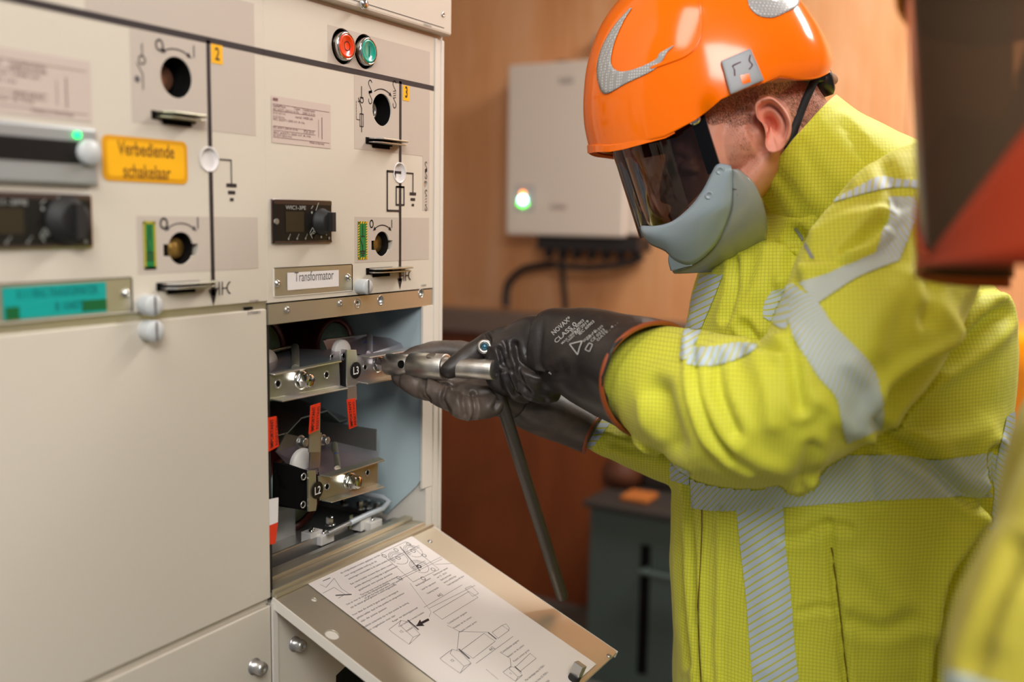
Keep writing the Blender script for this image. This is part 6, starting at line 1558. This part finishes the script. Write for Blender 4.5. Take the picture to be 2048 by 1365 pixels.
for i in range(n+1):
    a = math.radians(-84+168*i/n)
    X = 2230-372*math.cos(a); kk = 1/(1-.174*abs(math.sin(a))); xd = 1024+(X-1024)*kk; top_ = 682.5-(682.5-max(60, 505-(xd-1866)*1.33))/kk; bot_ = 682.5-(682.5-532)/kk
    for j in range(7):
        y = top_+(bot_-top_)*j/6; c = at(2230, y, D2); vv.append(c-R*(372-4*math.sin(math.pi*j/6))*s_*math.cos(a)-F*.108*math.sin(a))
mb.add(vv, [(i*7+j, i*7+j+1, (i+1)*7+j+1, (i+1)*7+j) for i in range(n) for j in range(6)], M_red2, True)
o = mb.build('chin_guard', sec, recalc=False, label='red orange chin guard'); solid(o, .003, 0)
M_yel2 = cloth('hi_vis_yellow_second', (.56, .48, .05, 1), dirx=tuple(float(q) for q in U2))
b = MB()
ctube(b, [(2400, 560, .63, 190, .068), (2415, 660, .635, 240, .08), (2432, 780, .645, 350, .12), (2440, 1000, .65, 400, .15), (2445, 1400, .655, 410, .15), (2450, 1900, .66, 405, .155), (2455, 2080, .665, 400, .155)], M_yel2, n=48)
ctube(b, [(2360, 760, .575, 150, .05), (2285, 900, .548, 185, .055), (2215, 1100, .54, 200, .058), (2140, 1300, .54, 215, .058), (2105, 1460, .545, 205, .055), (2050, 1620, .555, 170, .05), (1960, 1760, .57, 130, .042)], M_yel2, n=40)
ctube(b, [(2400, 760, .74, 150, .05), (2340, 900, .78, 180, .055), (2270, 1200, .79, 190, .055), (2210, 1500, .78, 170, .05), (2110, 1700, .75, 120, .04)], M_yel2, n=36)
j2 = b.build('jacket', sec); remesh(j2, .005, 5); sculpt(j2, [([(2040, 1100), (2000, 1230), (1960, 1330)], 20, -.006), ([(2048, 1190), (2010, 1280)], 26, .005)], wrinkle=[(12, .006), (30, .0015)])
T2 = bvh(j2)
rib(MB(), T2, [(1880, 1335), (1990, 1368), (2100, 1390), (2280, 1400)], [(1880, 1415), (1990, 1448), (2100, 1470), (2280, 1480)], M_tape, .0013, 30, 8).build('reflective_tape', j2, recalc=False)
for (rows_) in ([(1970, 1750, .568, 85, .03), (1920, 1810, .572, 80, .026), (1860, 1860, .575, 75, .022)], [(2120, 1690, .752, 75, .028), (2070, 1750, .745, 70, .024), (2020, 1800, .74, 62, .02)]):
    g = MB(); ctube(g, rows_, M_glove, n=24); x, y, d = rows_[-1][:3]
    for k in range(4): ctube(g, [(x+20-8*k, y-30+22*k, d, 26, .009), (x-50-6*k, y+10+22*k, d, 24, .0085), (x-62, y+52+18*k, d+.01, 20, .007)], M_glove, n=12, capk=1.)
    ctube(g, [(x+30, y-40, d-.02, 26, .009), (x-20, y-50, d-.025, 24, .0085), (x-60, y-30, d-.02, 20, .007)], M_glove, n=12, capk=1.)
    go = g.build('glove', sec); remesh(go, .003, 3)
t_ = MB()
def leg2(sd):
    g = MB(); S = csp([(0, sd*.065, .88, .085), (0, sd*.08, .7, .09), (0, sd*.1, .45, .078), (0, sd*.11, .06, .07)], 6); vv = []; n = 28
    for q in S:
        for j in range(n): w = 2*math.pi*j/n; vv.append(P2+U2*(q[0]+q[3]*math.cos(w))+V2*(q[1]+q[3]*.9*math.sin(w))+np.array([0, 0, q[2]]))
    g.add(vv, [(a*n+j, a*n+(j+1) % n, (a+1)*n+(j+1) % n, (a+1)*n+j) for a in range(len(S)-1) for j in range(n)]+[tuple(range(n)), tuple(range((len(S)-1)*n, len(S)*n))], M_trouser, True); t_.v += []; return g
g1, g2 = leg2(1), leg2(-1); k = len(g1.v); g1.v += g2.v; g1.f += [[q+k for q in f] for f in g2.f]; g1.m += g2.m; g1.sm += g2.sm; g1.uv += g2.uv
tr2 = g1.build('trousers', sec); remesh(tr2, .009, 3)
for sd in (1, -1):
    S = [(-.01, .13, .05, .045), (0, .08, .06, .05), (.03, .045, .11, .053), (.035, .012, .125, .056), (.035, 0, .125, .056)]; g = MB(); vv = []; n = 24
    for (u_, z_, a_, b_) in S:
        for j in range(n): w = 2*math.pi*j/n; vv.append(P2+U2*(u_+a_*math.cos(w))+V2*(sd*.11+b_*math.sin(w))+np.array([0, 0, z_]))
    g.add(vv, [(a*n+j, a*n+(j+1) % n, (a+1)*n+(j+1) % n, (a+1)*n+j) for a in range(4) for j in range(n)]+[tuple(range(n)), tuple(range(4*n, 5*n))], M_boot, True); g.build('boot', sec)
# ================================================================ LIGHT AND CAMERA
def added_lampfix(x, y, sx, sy, e, lab):  # fixture out of view, added for the light it gives
    o = MB().box(x-sx/2-.03, x+sx/2+.03, y-sy/2-.03, y+sy/2+.03, 2.57, 2.619, M_lamph).build('added_ceiling_lamp', None, bevel=.005)
    tag(o, lab, 'added lamp')
    MB().box(x-sx/2, x+sx/2, y-sy/2, y+sy/2, 2.562, 2.571, M_lampd).build('diffuser', o)
    area('added_lamp_light', (x, y, 2.555), (x, y, 0), sx, sy, e)
added_lampfix(-.3, -.4, 1.2, .3, 4, 'unseen long ceiling lamp added as weak fill over the left switchgear')
added_lampfix(2.15, -.95, .3, 1.2, 44, 'unseen long ceiling lamp added to light the plywood wall')
# daylight through the open doorway behind the photographer
area('daylight_doorway', (-.65, -1.42, 2.42), (1.05, -.15, 1.15), 1.0, .85, 43, (1, .975, .94))
w = bpy.data.worlds.new('World'); SC.world = w; w.use_nodes = True
w.node_tree.nodes['Background'].inputs[0].default_value = (.80, .88, 1, 1); w.node_tree.nodes['Background'].inputs[1].default_value = .19
cam = bpy.data.cameras.new('Camera'); co = bpy.data.objects.new('Camera', cam); COL.objects.link(co); SC.camera = co
cam.sensor_width = 36; cam.lens = FPX/2048*36; cam.clip_start = .02
m = Matrix(((R[0], U[0], -F[0], CAM[0]), (R[1], U[1], -F[1], CAM[1]), (R[2], U[2], -F[2], CAM[2]), (0, 0, 0, 1)))
co.matrix_world = m
cam.dof.use_dof = True; cam.dof.focus_distance = 1.14; cam.dof.aperture_fstop = 2.1; cam.dof.aperture_blades = 9
SC.view_settings.view_transform = 'Standard'; SC.view_settings.look = 'None'; SC.view_settings.gamma = 1; SC.view_settings.exposure = 0
SC.cycles.use_denoising = True
SC.cycles.max_bounces = 8; SC.cycles.caustics_reflective = False; SC.cycles.caustics_refractive = False; SC.cycles.transparent_max_bounces = 16
SC.cycles.sample_clamp_indirect = 6
